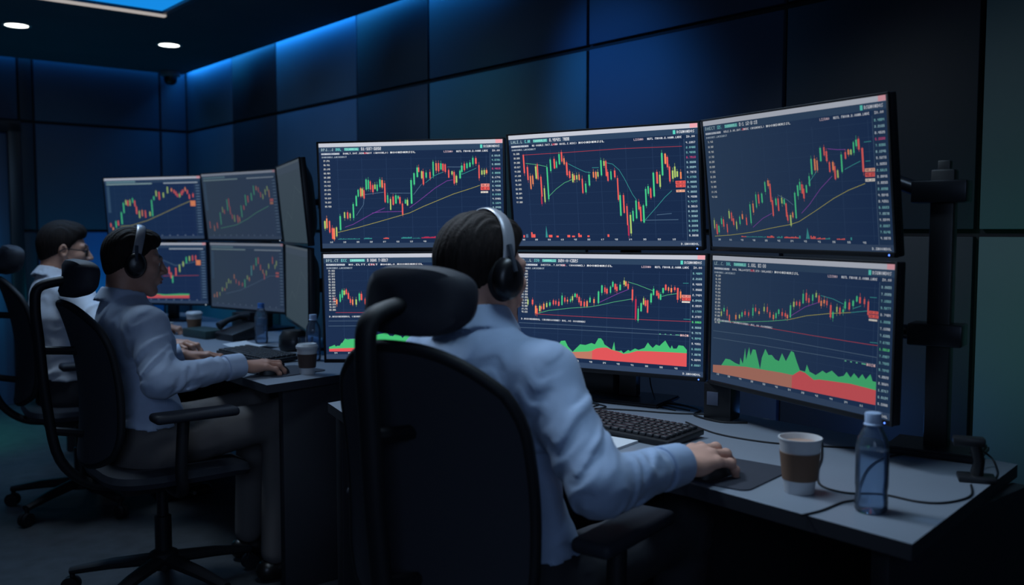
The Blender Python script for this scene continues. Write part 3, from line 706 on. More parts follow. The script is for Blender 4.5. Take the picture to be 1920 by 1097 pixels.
def housing_mb():
    W, H = SW_ + 0.013, SH_ + 0.017
    cz = -0.003
    mb = MB()
    mb.box((0, 0.0125, cz), (W, 0.023, H), 0.004)
    # bulged back
    def ring(sx, sz, y, n=40, p=5):
        out = []
        for k in range(n):
            a = 2 * PI * k / n
            c, s = math.cos(a), math.sin(a)
            out.append((math.copysign(abs(c) ** (2 / p), c) * sx / 2, y, cz + math.copysign(abs(s) ** (2 / p), s) * sz / 2))
        return out
    rings = [ring(W - 0.004, H - 0.004, 0.02), ring(W * 0.95, H * 0.93, 0.034), ring(W * 0.8, H * 0.72, 0.055), ring(W * 0.62, H * 0.55, 0.062), ring(0.04, 0.04, 0.063)]
    vs = [p for r in rings for p in r]
    n = 40
    fs = []
    for i in range(len(rings) - 1):
        for k in range(n):
            k2 = (k + 1) % n
            fs.append((i * n + k, (i + 1) * n + k, (i + 1) * n + k2, i * n + k2))
    mb.add(vs, fs, 0, True)
    return mb
def bezel_mb():
    W, H = SW_, SH_
    mb = MB()
    mb.box((0, -0.001, H / 2 + 0.0028), (W + 0.013, 0.006, 0.0055), 0.001)
    mb.box((0, -0.001, -H / 2 - 0.0058), (W + 0.013, 0.006, 0.0115), 0.001)
    for s in (-1, 1):
        mb.box((s * (W / 2 + 0.0033), -0.001, -0.003), (0.0065, 0.006, H + 0.017), 0.001)
    return mb
def mount_mb():
    mb = MB()
    mb.box((0, 0.070, 0), (0.12, 0.016, 0.12), 0.003)
    return mb
ME_H = housing_mb().mesh('housing', m_black)
ME_B = bezel_mb().mesh('bezel', m_bezel)
ME_M = mount_mb().mesh('mount_plate', m_metal)
led = MB(); led.lathe([(0, 0.0016), (0.002, 0.001), (0.0023, 0)], 10)
led_m = emis('power_blue', (0.08, 0.2, 1.0, 1), 2.5)
led_w = emis('power_white', (0.7, 0.85, 1.0, 1), 1.2)
MON = {}
for k, q in POSE.items():
    near = k[0] in 'ABC'
    t = thing('monitor', MLAB[k], 'monitor', M=pose_m(q), group='monitors stacked on the near desk' if near else 'monitors stacked on the far desk')
    obj('housing', ME_H, None, t)
    obj('bezel', ME_B, None, t)
    obj('mount_plate', ME_M, None, t)
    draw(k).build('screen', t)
    if k in ('B1', 'B2', 'C1', 'C2', 'D2', 'E1'):
        o = obj('power_light', led, led_m if near else led_w, t)
        o.location = (SW_ / 2 - 0.012, -0.0045, -SH_ / 2 - 0.0062)
        o.rotation_euler = (PI / 2, 0, 0)
    MON[k] = t

# ------------------------------------------------------------------ monitor stands
DZ = 0.74
def stand(label, ka, kb, off, group, shift=0.0, w=0.058):
    A, B = pose_m(POSE[ka]), pose_m(POSE[kb])
    pa, pb = A @ Vector((0, 0.078, 0)), B @ Vector((0, 0.078, 0))
    yaw = (POSE[ka][3] + POSE[kb][3]) / 2
    back = Vector((-math.sin(yaw), math.cos(yaw), 0))
    side = Vector((math.cos(yaw), math.sin(yaw), 0))
    mid = (pa + pb) / 2
    base = mid + back * off + side * shift
    base.z = DZ
    t = thing('monitor_stand', label, 'monitor stand', loc=base, rotz=yaw, group=group)
    mb = MB(); mb.prism([(-0.13, -0.10), (0.13, -0.10), (0.13, 0.08), (-0.13, 0.08)], 0, 0.012, bev=0.004)
    obj('base', mb, m_metal, t)
    mb = MB(); mb.box((0, 0.0, 0.37), (w, 0.035, 0.716), 0.006)
    obj('pole', mb, m_black, t)
    Mi = t.matrix_world.inverted() if False else (Matrix.Translation(base) @ Matrix.Rotation(yaw, 4, 'Z')).inverted()
    for P in (pa, pb):
        l = Mi @ P
        mb = MB()
        mb.tube([(0, 0.0, l.z), (l.x, l.y, l.z)], 0.016, 10)
        mb.tube([(0, 0, l.z - 0.03), (0, 0, l.z + 0.03)], 0.034, 14)
        obj('arm', mb, m_metal, t)
    return t
GS = 'poles carrying stacked monitors'
stand('black monitor stand behind the near wall\'s left column, hidden by the nearest man', 'A1', 'A2', 0.07, GS)
stand('black monitor stand whose foot shows under the near lower middle monitor', 'B1', 'B2', 0.05, GS, shift=0.03)
stand('black monitor stand behind the far wall\'s left column', 'D1', 'D2', 0.07, GS)
stand('black monitor stand behind the far wall\'s middle column', 'E1', 'E2', 0.06, GS)
stand('black monitor stand behind the far wall\'s edge-on column', 'F1', 'F2', 0.06, GS)
# tall column at the right with two brackets reaching the right-hand monitors
base = Vector((0.975, 2.115, DZ))
yaw = -0.62
t = thing('monitor_stand', 'tall black column with two brackets right of the near wall of monitors', 'monitor stand', loc=base, rotz=yaw, group=GS)
mb = MB(); mb.prism([(-0.10, -0.08), (0.10, -0.08), (0.10, 0.07), (-0.10, 0.07)], 0, 0.018, bev=0.005); obj('base', mb, m_metal, t)
mb = MB(); mb.box((0, 0, 0.325), (0.05, 0.05, 0.64), 0.005); mb.box((0, 0, 0.64), (0.026, 0.03, 0.05), 0.003); obj('pole', mb, m_black, t)
Mi = (Matrix.Translation(base) @ Matrix.Rotation(yaw, 4, 'Z')).inverted()
for k in ('C1', 'C2'):
    l = Mi @ (pose_m(POSE[k]) @ Vector((0, 0.078, 0)))
    mb = MB()
    z = 0.595 if k == 'C1' else l.z
    mb.box((-0.005, -0.005, z), (0.115, 0.075, 0.05), 0.004)
    mb.tube([(-0.04, 0, z), (l.x * 0.5, l.y * 0.5 + 0.03, l.z), (l.x, l.y, l.z)], 0.017, 10)
    obj('bracket', mb, m_metal, t)

# ------------------------------------------------------------------ things on the desks
m_key = mat('keycap_black', rgb(34, 36, 42), 0.5)
def keyboard(loc, rotz, label, w=0.44, dpt=0.155):
    t = thing('keyboard', label, 'keyboard', loc=loc, rotz=rotz, group='desk keyboards')
    mb = MB()
    mb.box((0, 0, 0.011), (w, dpt, 0.016), 0.004, rot=(0.05, 0, 0))
    obj('case', mb, m_black, t)
    kb = MB()
    rows = [(0.058, [1] * 21), (0.034, [1] * 21), (0.012, [1.4] + [1] * 12 + [1.6] + [1] * 7), (-0.011, [1.7] + [1] * 11 + [2.0] + [0.7] + [1] * 6), (-0.034, [2.1] + [1] * 10 + [2.3] + [1] * 7), (-0.057, [1.3, 1.2, 1.2, 6, 1.2, 1.2, 1.2] + [1] * 7)]
    for y, ks in rows:
        tot = sum(ks); x = -w / 2 + 0.012; sc = (w - 0.024) / tot
        for kx in ks:
            kb.box((x + kx * sc / 2, y, 0.0225 + y * 0.05), (kx * sc - 0.0035, 0.0185, 0.009), 0.0018, seg=1)
            x += kx * sc
    obj('keys', kb, m_key, t)
    return t
KA = math.atan2(0.69, -0.72) - PI
ang = math.radians(-44)
kdir = Vector((math.cos(ang), math.sin(ang), 0)); kn = Vector((-math.sin(ang), math.cos(ang), 0))
kc = Vector((0.365, 2.150, DZ)) - kdir * 0.22 + kn * 0.0775
keyboard(kc, ang, 'black keyboard on the near desk beside the white sheet of paper')

def mouse(loc, rotz, label):
    t = thing('computer_mouse', label, 'mouse', loc=loc, rotz=rotz, group='desk mice')
    mb = MB()
    def f(u, v):
        a = 2 * PI * u
        # v 0 base .. 1 top
        ph = v * PI / 2
        r = math.cos(ph) ** 0.6 if v < 1 else 0
        return (0.031 * r * math.cos(a), 0.056 * r * math.sin(a), 0.036 * math.sin(ph) * (1 - 0.25 * r * math.sin(a)))
    mb.grid(f, 28, 10, cu=True)
    obj('shell', mb, m_black, t)
    wb = MB(); wb.tube([(-0.004, 0.03, 0.029), (0.004, 0.03, 0.029)], 0.008, 12)
    obj('wheel', wb, m_metal, t)
    return t
def pad(loc, rotz, w, d, label):
    mb = MB()
    P = []
    r = 0.022
    for cx, cy, a0 in ((w / 2 - r, d / 2 - r, 0), (-w / 2 + r, d / 2 - r, 90), (-w / 2 + r, -d / 2 + r, 180), (w / 2 - r, -d / 2 + r, 270)):
        for k in range(6):
            a = math.radians(a0 + k * 18)
            P.append((cx + r * math.cos(a), cy + r * math.sin(a)))
    mb.prism(P, 0, 0.003)
    o = obj('mouse_pad', mb, mat('pad_cloth', rgb(42, 46, 58), 0.8, bump=0.1, bscale=500), loc=loc, rotz=rotz)
    return tag(o, label, 'mouse pad', 'desk mouse pads')
# near pad: corners about (.37,1.87) (.434,1.822) (.58,1.99) (.53,2.11)
pad((0.452, 1.935, DZ), math.radians(50), 0.225, 0.2, 'dark mouse pad under the hand of the nearest man')
mouse((0.418, 1.908, DZ + 0.003), math.radians(-44), 'black mouse under the right hand of the nearest man')
pad((-0.815, 3.335, DZ), math.radians(50), 0.22, 0.2, 'dark mouse pad under the hand of the profile man')
mouse((-0.838, 3.264, DZ + 0.003), math.radians(-52), 'black mouse under the right hand of the profile man')

m_paper = mat('white_paper', rgb(205, 208, 214), 0.7)
mb = MB()
a = Vector((0.302, 2.207, 0)); b = Vector((0.219, 2.100, 0)); c = a + (a - b).normalized().cross(Vector((0, 0, 1))) * -0.21
dd = b + (c - a)
cen = (a + b + c + dd) / 4
P = [(p - cen) for p in (a, b, dd, c)]
mb.prism([(p.x, p.y) for p in P], 0, 0.006)
o = obj('notepad', mb, m_paper, loc=(cen.x, cen.y, DZ)); tag(o, 'white notepad on the near desk in front of the keyboard', 'notepad')

mb = MB(); mb.grid(lambda u, v: (0.032 * math.cos(2 * PI * u) * math.cos(v * PI / 2), 0.05 * math.sin(2 * PI * u) * math.cos(v * PI / 2), 0.025 * math.sin(v * PI / 2)), 24, 8, cu=True)
o = obj('computer_mouse', mb, mat('white_plastic', rgb(170, 172, 178), 0.4), loc=(0.165, 2.655, DZ), rotz=-0.9); tag(o, 'pale spare mouse behind the keyboard on the near desk', 'mouse', 'desk mice')

# black box at the seam between two monitors
t = thing('adapter_box', 'black upright box with grey square panel under the gap between near lower monitors', 'box', loc=(0.568, 2.50, DZ), rotz=math.radians(-35))
mb = MB(); mb.box((0, 0, 0.05), (0.078, 0.07, 0.1), 0.005); obj('case', mb, m_bezel, t)
mb = MB(); mb.box((-0.012, -0.036, 0.058), (0.032, 0.003, 0.036), 0.001); obj('panel', mb, mat('grey_panel', rgb(72, 78, 96), 0.5), t)

# paper cups
m_cup = mat('cup_white', rgb(206, 206, 208), 0.55)
m_slv = mat('cup_sleeve', rgb(112, 84, 66), 0.8, bump=0.15, bscale=200)
m_slv2 = mat('cup_sleeve_dark', rgb(70, 54, 50), 0.8)
def cup(loc, label, h, lid, slv):
    t = thing('coffee_cup', label, 'cup', loc=loc, group='paper coffee cups')
    k = h / 0.108
    mb = MB(); mb.lathe([(0, 0.003), (0.0275, 0.0), (0.0285, 0.002), (0.0395 * 1, 0.1), (0.0405, 0.103), (0.0418, 0.1055), (0.0415, 0.108), (0.0395, 0.108), (0.0385, 0.105), (0.0275, 0.006), (0, 0.006)], 40)
    for i, v in enumerate(mb.v):
        mb.v[i] = (v[0] * k, v[1] * k, v[2] * k)
    obj('body', mb, m_cup, t)
    mb = MB(); mb.lathe([(0.0316 * k, 0.026 * k), (0.0328 * k, 0.026 * k), (0.0388 * k, 0.080 * k), (0.0372 * k, 0.080 * k)], 40)
    obj('sleeve', mb, slv, t)
    if lid:
        mb = MB(); mb.lathe([(0.043 * k, 0.102 * k), (0.0435 * k, 0.11 * k), (0.04 * k, 0.114 * k), (0.036 * k, 0.119 * k), (0.034 * k, 0.117 * k), (0, 0.117 * k)], 40)
        obj('lid', mb, mat('lid_white', rgb(186, 190, 196), 0.4), t)
    else:
        mb = MB(); mb.lathe([(0, 0.097 * k), (0.0375 * k, 0.097 * k)], 40)
        obj('drink', mb, mat('milky_coffee', rgb(176, 142, 124), 0.4), t)
    return t
cup((0.56, 1.79, DZ), 'white paper coffee cup with brown sleeve, open top, on the near desk', 0.108, False, m_slv)
cup((-1.556, 4.55, DZ), 'lidded paper cup with tan sleeve on the far desk', 0.1, True, m_slv)
cup((-0.725, 3.28, DZ), 'paper cup with dark sleeve on the near corner of the far desk', 0.098, True, m_slv2)

# bottles
m_bot = clear_mat('bottle_clear', (0.90, 0.95, 1.0, 1), 0.28, 0.07)
m_wat = clear_mat('bottle_water', (0.78, 0.88, 0.98, 1), 0.15, 0.10)
m_cap = mat('cap_pale_blue', rgb(176, 196, 226), 0.4)
def bottle(loc, label, capc):
    t = thing('water_bottle', label, 'bottle', loc=loc, group='water bottles')
    pr = [(0, 0.004), (0.012, 0.001), (0.024, 0.0), (0.0285, 0.005), (0.029, 0.02), (0.0275, 0.034), (0.0275, 0.04), (0.029, 0.05), (0.029, 0.11), (0.0285, 0.122), (0.025, 0.136), (0.0165, 0.152), (0.0135, 0.158), (0.0130, 0.172)]
    mb = MB(); mb.lathe(pr, 36); obj('body', mb, m_bot, t)
    wp = [(0, 0.006)] + [(r * 0.955, z + 0.001) for r, z in pr[2:9]] + [(0.0277, 0.114), (0, 0.114)]
    mb = MB(); mb.lathe(wp, 36); obj('water', mb, m_wat, t)
    mb = MB(); mb.lathe([(0.0142, 0.158), (0.0165, 0.1585), (0.0165, 0.1605), (0.0145, 0.162), (0.0148, 0.178), (0.0138, 0.1805), (0, 0.181)], 28); obj('cap', mb, capc, t)
    return t
bottle((0.652, 1.665, DZ), 'clear water bottle at the right end of the near desk', m_cap)
mc2 = mat('cap_blue', rgb(40, 92, 160), 0.4)
bottle((-1.128, 4.18, DZ), 'clear water bottle with blue cap on the far desk', mc2)
bottle((-0.775, 3.62, DZ), 'clear water bottle partly hidden beside the near lower left monitor', m_cap)

# small things on the far desk
o = obj('card_box', MB().box((0, 0, 0.025), (0.085, 0.05, 0.05), 0.003), mat('card_white', rgb(190, 188, 186), 0.7), loc=(-1.735, 4.62, DZ), rotz=-0.2); tag(o, 'small white box left of the lidded cup', 'box')
t = thing('desk_phone', 'dark desk phone with handset on the far desk between cup and bottle', 'phone', loc=(-1.27, 4.33, DZ), rotz=-0.75)
obj('base', MB().box((0, 0, 0.03), (0.16, 0.17, 0.05), 0.008, rot=(0.25, 0, 0)), m_black, t)
hs = MB(); hs.tube([(-0.055, -0.075, 0.062), (-0.058, -0.03, 0.084), (-0.058, 0.03, 0.1), (-0.055, 0.08, 0.098)], [0.02, 0.013, 0.013, 0.02], 12); obj('handset', hs, m_black, t)
o = obj('speaker_box', MB().box((0, 0, 0.055), (0.09, 0.09, 0.11), 0.006), m_bezel, loc=(-1.30, 4.52, DZ), rotz=-0.7); tag(o, 'black square speaker box behind the desk phone', 'speaker')
t = thing('speaker', 'rounded black speaker under the edge-on far monitor', 'speaker', loc=(-0.925, 3.93, DZ), rotz=-0.4)
sp = MB(); sp.lathe([(0, 0), (0.055, 0.0), (0.06, 0.01), (0.06, 0.06), (0.045, 0.085), (0, 0.09)], 28); obj('body', sp, m_black, t)
sp = MB(); sp.lathe([(0.0605, 0.012), (0.0615, 0.014), (0.0615, 0.05), (0.0605, 0.052)], 28); obj('grille', sp, m_metal, t)
t = thing('glass_tumbler', 'small clear tumbler right of the rounded speaker', 'glass', loc=(-0.845, 3.80, DZ))
gl = MB(); gl.lathe([(0, 0.002), (0.024, 0), (0.032, 0.07), (0.030, 0.07), (0.0225, 0.004), (0, 0.004)], 28); obj('body', gl, m_bot, t)
keyboard((-1.02, 3.70, DZ), math.radians(-47), 'black keyboard on the far desk behind the profile man\'s hands', 0.42, 0.14)
def sheet(loc, rot, w, d, label, curl):
    mb = MB(); mb.grid(lambda u, v: ((u - .5) * w, (v - .5) * d, 0.003 + curl * (2 * u - 1) ** 2), 12, 6)
    o = obj('paper_sheet', mb, m_paper, loc=loc, rotz=rot); return tag(o, label, 'paper')
sheet((-1.13, 4.02, DZ), -0.5, 0.2, 0.14, 'curled pale paper sheet in front of the far water bottle', 0.014)
o = obj('desk_organizer', MB().box((0, 0, 0.02), (0.22, 0.12, 0.04), 0.006), mat('dark_green_plastic', rgb(40, 62, 62), 0.5), loc=(-1.46, 4.42, DZ), rotz=-0.75); tag(o, 'low dark green tray in front of the lidded cup', 'tray')

tag(obj('low_black_box', MB().box((0, 0, 0.05), (0.4, 0.07, 0.1), 0.012), m_bezel, loc=sn(2.14, 2.06, DZ), rotz=math.radians(-50)), 'low black box at the back of the near desk left of the stand', 'cable tray')  # unidentified black shape built as a plain box
# clamp with looped cable at the right end
t = thing('cable_clamp', 'black cable clamp standing at the right back of the near desk', 'clamp', loc=(0.945, 1.87, DZ), rotz=math.radians(-20))
mb = MB(); mb.box((0, 0, 0.006), (0.07, 0.05, 0.012), 0.003); obj('base', mb, m_black, t)
mb = MB(); mb.tube([(0.0, 0, 0.01), (0.004, 0, 0.04), (-0.004, 0, 0.075)], [0.013, 0.011, 0.012], 12); obj('post', mb, m_black, t)
mb = MB(); mb.box((-0.016, 0, 0.08), (0.06, 0.03, 0.018), 0.004); obj('jaw', mb, m_black, t)

# cables
m_cab = mat('cable_black', rgb(18, 18, 22), 0.5)
def smooth(ps, n=6):
    ps = [Vector(p) for p in ps]
    out = []
    for i in range(len(ps) - 1):
        p0 = ps[max(i - 1, 0)]; p1 = ps[i]; p2 = ps[i + 1]; p3 = ps[min(i + 2, len(ps) - 1)]
        for k in range(n):
            t = k / n
            out.append(0.5 * ((2 * p1) + (p2 - p0) * t + (2 * p0 - 5 * p1 + 4 * p2 - p3) * t * t + (3 * p1 - p0 - 3 * p2 + p3) * t ** 3))
    out.append(ps[-1])
    return out
def cable(ps, label, r=0.0022):
    ps = [(p[0], p[1], (p[2] if len(p) > 2 else DZ + r * 0.95)) for p in ps]
    mb = MB(); mb.tube(smooth(ps), r, 8)
    c = Vector(ps[0])
    for i, v in enumerate(mb.v):
        mb.v[i] = (v[0] - c.x, v[1] - c.y, v[2] - c.z)
    o = obj('cable', mb, m_cab, loc=c)
    return tag(o, label, 'cable', 'cables on the near desk')
cable([(0.74, 2.2), (0.69, 2.05), (0.645, 1.94), (0.615, 1.83), (0.645, 1.775), (0.71, 1.765), (0.76, 1.715), (0.81, 1.71), (0.875, 1.752), (0.915, 1.83)], 'black cable looping behind the cup and bottle to the clamp')
cable([(0.515, 1.632), (0.56, 1.66), (0.615, 1.71), (0.655, 1.735), (0.68, 1.80), (0.76, 1.96), (0.84, 2.06), (0.93, 2.10)], 'black cable lying at the front edge left of the bottle')
cable([(0.945, 1.90, DZ + 0.05), (0.99, 1.96, DZ + 0.045), (1.03, 1.975, DZ + 0.02), (1.02, 1.93), (0.99, 1.88)], 'short black cable loop right of the clamp')
cable([(0.46, 2.44), (0.51, 2.30), (0.60, 2.21), (0.70, 2.17), (0.80, 2.15)], 'black cable running right from the keyboard end')
cable([(0.11, 2.56), (0.17, 2.60), (0.25, 2.68), (0.24, 2.74), (0.30, 2.76), (0.42, 2.70), (0.50, 2.60)], 'tangled black cable in front of the near monitor stand')
cable([(0.415, 2.80, 0.86), (0.412, 2.76, 0.80), (0.418, 2.72, 0.76), (0.422, 2.66), (0.46, 2.60)], 'thin black cable hanging right of the near monitor stand', 0.002)
cable([(0.43, 2.72), (0.49, 2.68), (0.53, 2.60), (0.50, 2.53), (0.55, 2.44), (0.62, 2.43)], 'black cable coiled beside the black upright box', 0.003)
cable([(0.10, 2.62), (0.22, 2.63), (0.34, 2.60), (0.44, 2.56), (0.55, 2.54)], 'black cable stretched along behind the keyboard')
cable([(0.20, 2.72), (0.24, 2.70), (0.27, 2.655), (0.23, 2.62), (0.14, 2.60)], 'black cable loop left of the near monitor stand')

# ------------------------------------------------------------------ office chairs (local: y forward, x right)
m_mesh = mat('chair_mesh_black', rgb(42, 45, 54), 0.8, bump=0.3, bscale=600)
m_pad = mat('chair_pad_black', rgb(40, 43, 52), 0.65, noise=0.1, nscale=15, spec=0.3)
m_fr = mat('chair_frame_black', rgb(22, 24, 29), 0.6, spec=0.3)
def back_pt(x, z, d=0.0):
    """point of the curved backrest shell; x -1..1, z height"""
    t = (z - 0.50) / 0.55
    hw = 0.208 + 0.016 * math.sin(PI * min(1, max(0, t * 0.9 + 0.1)))
    y = -0.235 - 0.035 * math.sin(PI * t) * 0 - 0.07 * t + 0.045 * math.sin(PI * t * 0.9) + 0.045 * x * x
    return Vector((hw * x, y - d, z))
def back_outline(k):
    # rounded top, tapered bottom
    return 0.50, 1.04 - 0.075 * abs(k) ** 2.6
def chair_proto(label, group):
    t = thing('office_chair', label, 'chair', group=group)
    # seat
    mb = MB()
    def seat(u, v):
        a = 2 * PI * u; p = 4.0
        c, s = math.cos(a), math.sin(a)
        rx = math.copysign(abs(c) ** (2 / p), c); ry = math.copysign(abs(s) ** (2 / p), s)
        prof = [(0.0, 0.425), (0.8, 0.425), (0.97, 0.437), (1.0, 0.455), (0.965, 0.475), (0.8, 0.483), (0.0, 0.477)]
        q = prof[int(round(v * 6))]
        x, y = 0.25 * rx * q[0], 0.02 + 0.245 * ry * q[0]
        return (x, y, q[1] - (0.03 * max(0, (y - 0.15) / 0.12) ** 2))
    mb.grid(seat, 40, 7, cu=True)
    obj('seat', mb, m_pad, t)
    # backrest shell
    mb = MB()
    n, m = 25, 21
    def bp(u, v, d):
        k = 2 * u - 1
        zb, zt = back_outline(k)
        zb = 0.50 + 0.05 * abs(k) ** 2.5
        z = zb + (zt - zb) * v
        w = 1 - 0.10 * max(0, (v - 0.8) / 0.2) ** 2 - 0.12 * max(0, (0.2 - v) / 0.2) ** 2
        return back_pt(k * w, z, d)
    vs = []
    for d in (0.0, 0.022):
        for j in range(m):
            for i in range(n):
                vs.append(bp(i / (n - 1), j / (m - 1), d))
    fs = []
    o = n * m
    for j in range(m - 1):
        for i in range(n - 1):
            a, b, c, d = j * n + i, j * n + i + 1, (j + 1) * n + i + 1, (j + 1) * n + i
            fs.append((d, c, b, a)); fs.append((a + o, b + o, c + o, d + o))
    for i in range(n - 1):
        fs.append((i, i + 1, i + 1 + o, i + o)); a = (m - 1) * n + i; fs.append((a + 1, a, a + o, a + 1 + o))
    for j in range(m - 1):
        a = j * n; fs.append((a + n, a, a + o, a + n + o)); a = j * n + n - 1; fs.append((a, a + n, a + n + o, a + o))
    mb.add(vs, fs, 0, True)
    obj('backrest', mb, m_mesh, t)
    rim = [bp(i / 24, 0, 0.011) for i in range(25)] + [bp(1, j / 20, 0.011) for j in range(1, 21)] + [bp(1 - i / 24, 1, 0.011) for i in range(1, 25)] + [bp(0, 1 - j / 20, 0.011) for j in range(1, 20)]
    mb = MB(); mb.tube(rim, 0.0125, 10, closed=True)
    obj('back_frame', mb, m_fr, t)
    # spine and headrest carrier
    mb = MB()
    mb.tube(smooth([(0, -0.08, 0.40), (0, -0.22, 0.42), (0, -0.32, 0.52), (0, -0.355, 0.72), (0, -0.37, 0.92), (0, -0.378, 1.03), (0, -0.365, 1.095), (0, -0.29, 1.115)], 5), 0.018, 12, flat=(0.9, 1.2))
    mb.tube([(0, -0.25, 0.60), (0, -0.34, 0.62)], 0.014, 8)
    mb.tube([(0, -0.26, 0.88), (0, -0.37, 0.89)], 0.014, 8)
    obj('spine', mb, m_fr, t)
    mb = MB()
    def hr(u, v):
        a = 2 * PI * u; p = 3.0
        c, s = math.cos(a), math.sin(a)
        rx = math.copysign(abs(c) ** (2 / p), c); rz = math.copysign(abs(s) ** (2 / p), s)
        prof = [(0, 0.030), (0.7, 0.031), (0.93, 0.024), (1.0, 0.0), (0.93, -0.024), (0.7, -0.031), (0, -0.030)]
        q = prof[int(round(v * 6))]
        x = 0.125 * rx * q[0]; z = 0.064 * rz * q[0]
        return (x, -0.268 + q[1] + 2.4 * x * x + 0.16 * z, 1.122 + z)
    mb.grid(hr, 44, 7, cu=True)
    hb = obj('headrest', mb, m_pad, t)
    # armrests
    for s in (-1, 1):
        mb = MB()
        mb.tube(smooth([(s * 0.16, -0.02, 0.41), (s * 0.27, -0.02, 0.42), (s * 0.295, -0.03, 0.50), (s * 0.295, -0.02, 0.66)], 5), 0.019, 10)
        ar = obj('armrest', mb, m_fr, t)
        pd = MB(); pd.box((s * 0.29, 0.02, 0.677), (0.085, 0.27, 0.03), 0.013, seg=3)
        obj('arm_pad', pd, m_pad, ar)
    # lift and mechanism
    mb = MB(); mb.box((0, -0.02, 0.405), (0.2, 0.26, 0.045), 0.01); mb.tube([(0.1, 0.02, 0.40), (0.24, 0.03, 0.40)], 0.006, 8)
    obj('mechanism', mb, m_fr, t)
    mb = MB(); mb.lathe([(0, 0.09), (0.028, 0.09), (0.028, 0.27), (0.019, 0.272), (0.019, 0.39), (0, 0.39)], 20)
    obj('gas_lift', mb, m_metal, t)
    mb = MB(); mb.lathe([(0, 0.085), (0.045, 0.085), (0.05, 0.10), (0.046, 0.14), (0.03, 0.15), (0, 0.15)], 24)
    obj('hub', mb, m_fr, t)
    for k in range(5):
        a = math.radians(72 * k + 20)
        c, s = math.cos(a), math.sin(a)
        mb = MB(); mb.tube([(0.03 * c, 0.03 * s, 0.115), (0.18 * c, 0.18 * s, 0.10), (0.315 * c, 0.315 * s, 0.078)], [0.028, 0.024, 0.017], 10, flat=(0.8, 1.1))
        lg = obj('leg', mb, m_fr, t)
        cm = MB()
        cm.tube([(0.31 * c, 0.31 * s, 0.08), (0.31 * c, 0.31 * s, 0.045)], 0.009, 8)
        px, py = -s, c
        for w in (-1, 1):
            cc = Vector((0.315 * c + 0.011 * w * px, 0.315 * s + 0.011 * w * py, 0.029))
            cm.tube([cc - Vector((px, py, 0)) * 0.008, cc + Vector((px, py, 0)) * 0.008], 0.029, 16)
        obj('caster', cm, m_fr, lg)
    return t
def hd(deg):
    return -math.radians(deg)
GC = 'high-backed office chairs at the desks'
ch1 = chair_proto('large black office chair in front with headrest, carrying the nearest man', GC)
ch1.location = (-0.03, 1.90, 0); ch1.rotation_euler = (0, 0, hd(36))
c2 = dup(ch1, (-1.208, 3.17, 0), hd(52), 'black office chair under the profile man with headphones', GC)
c2.scale = (1, 1, 0.975)
dup(ch1, (-1.95, 4.16, 0), hd(56), 'black office chair under the farthest man, cut by the left frame edge', GC)

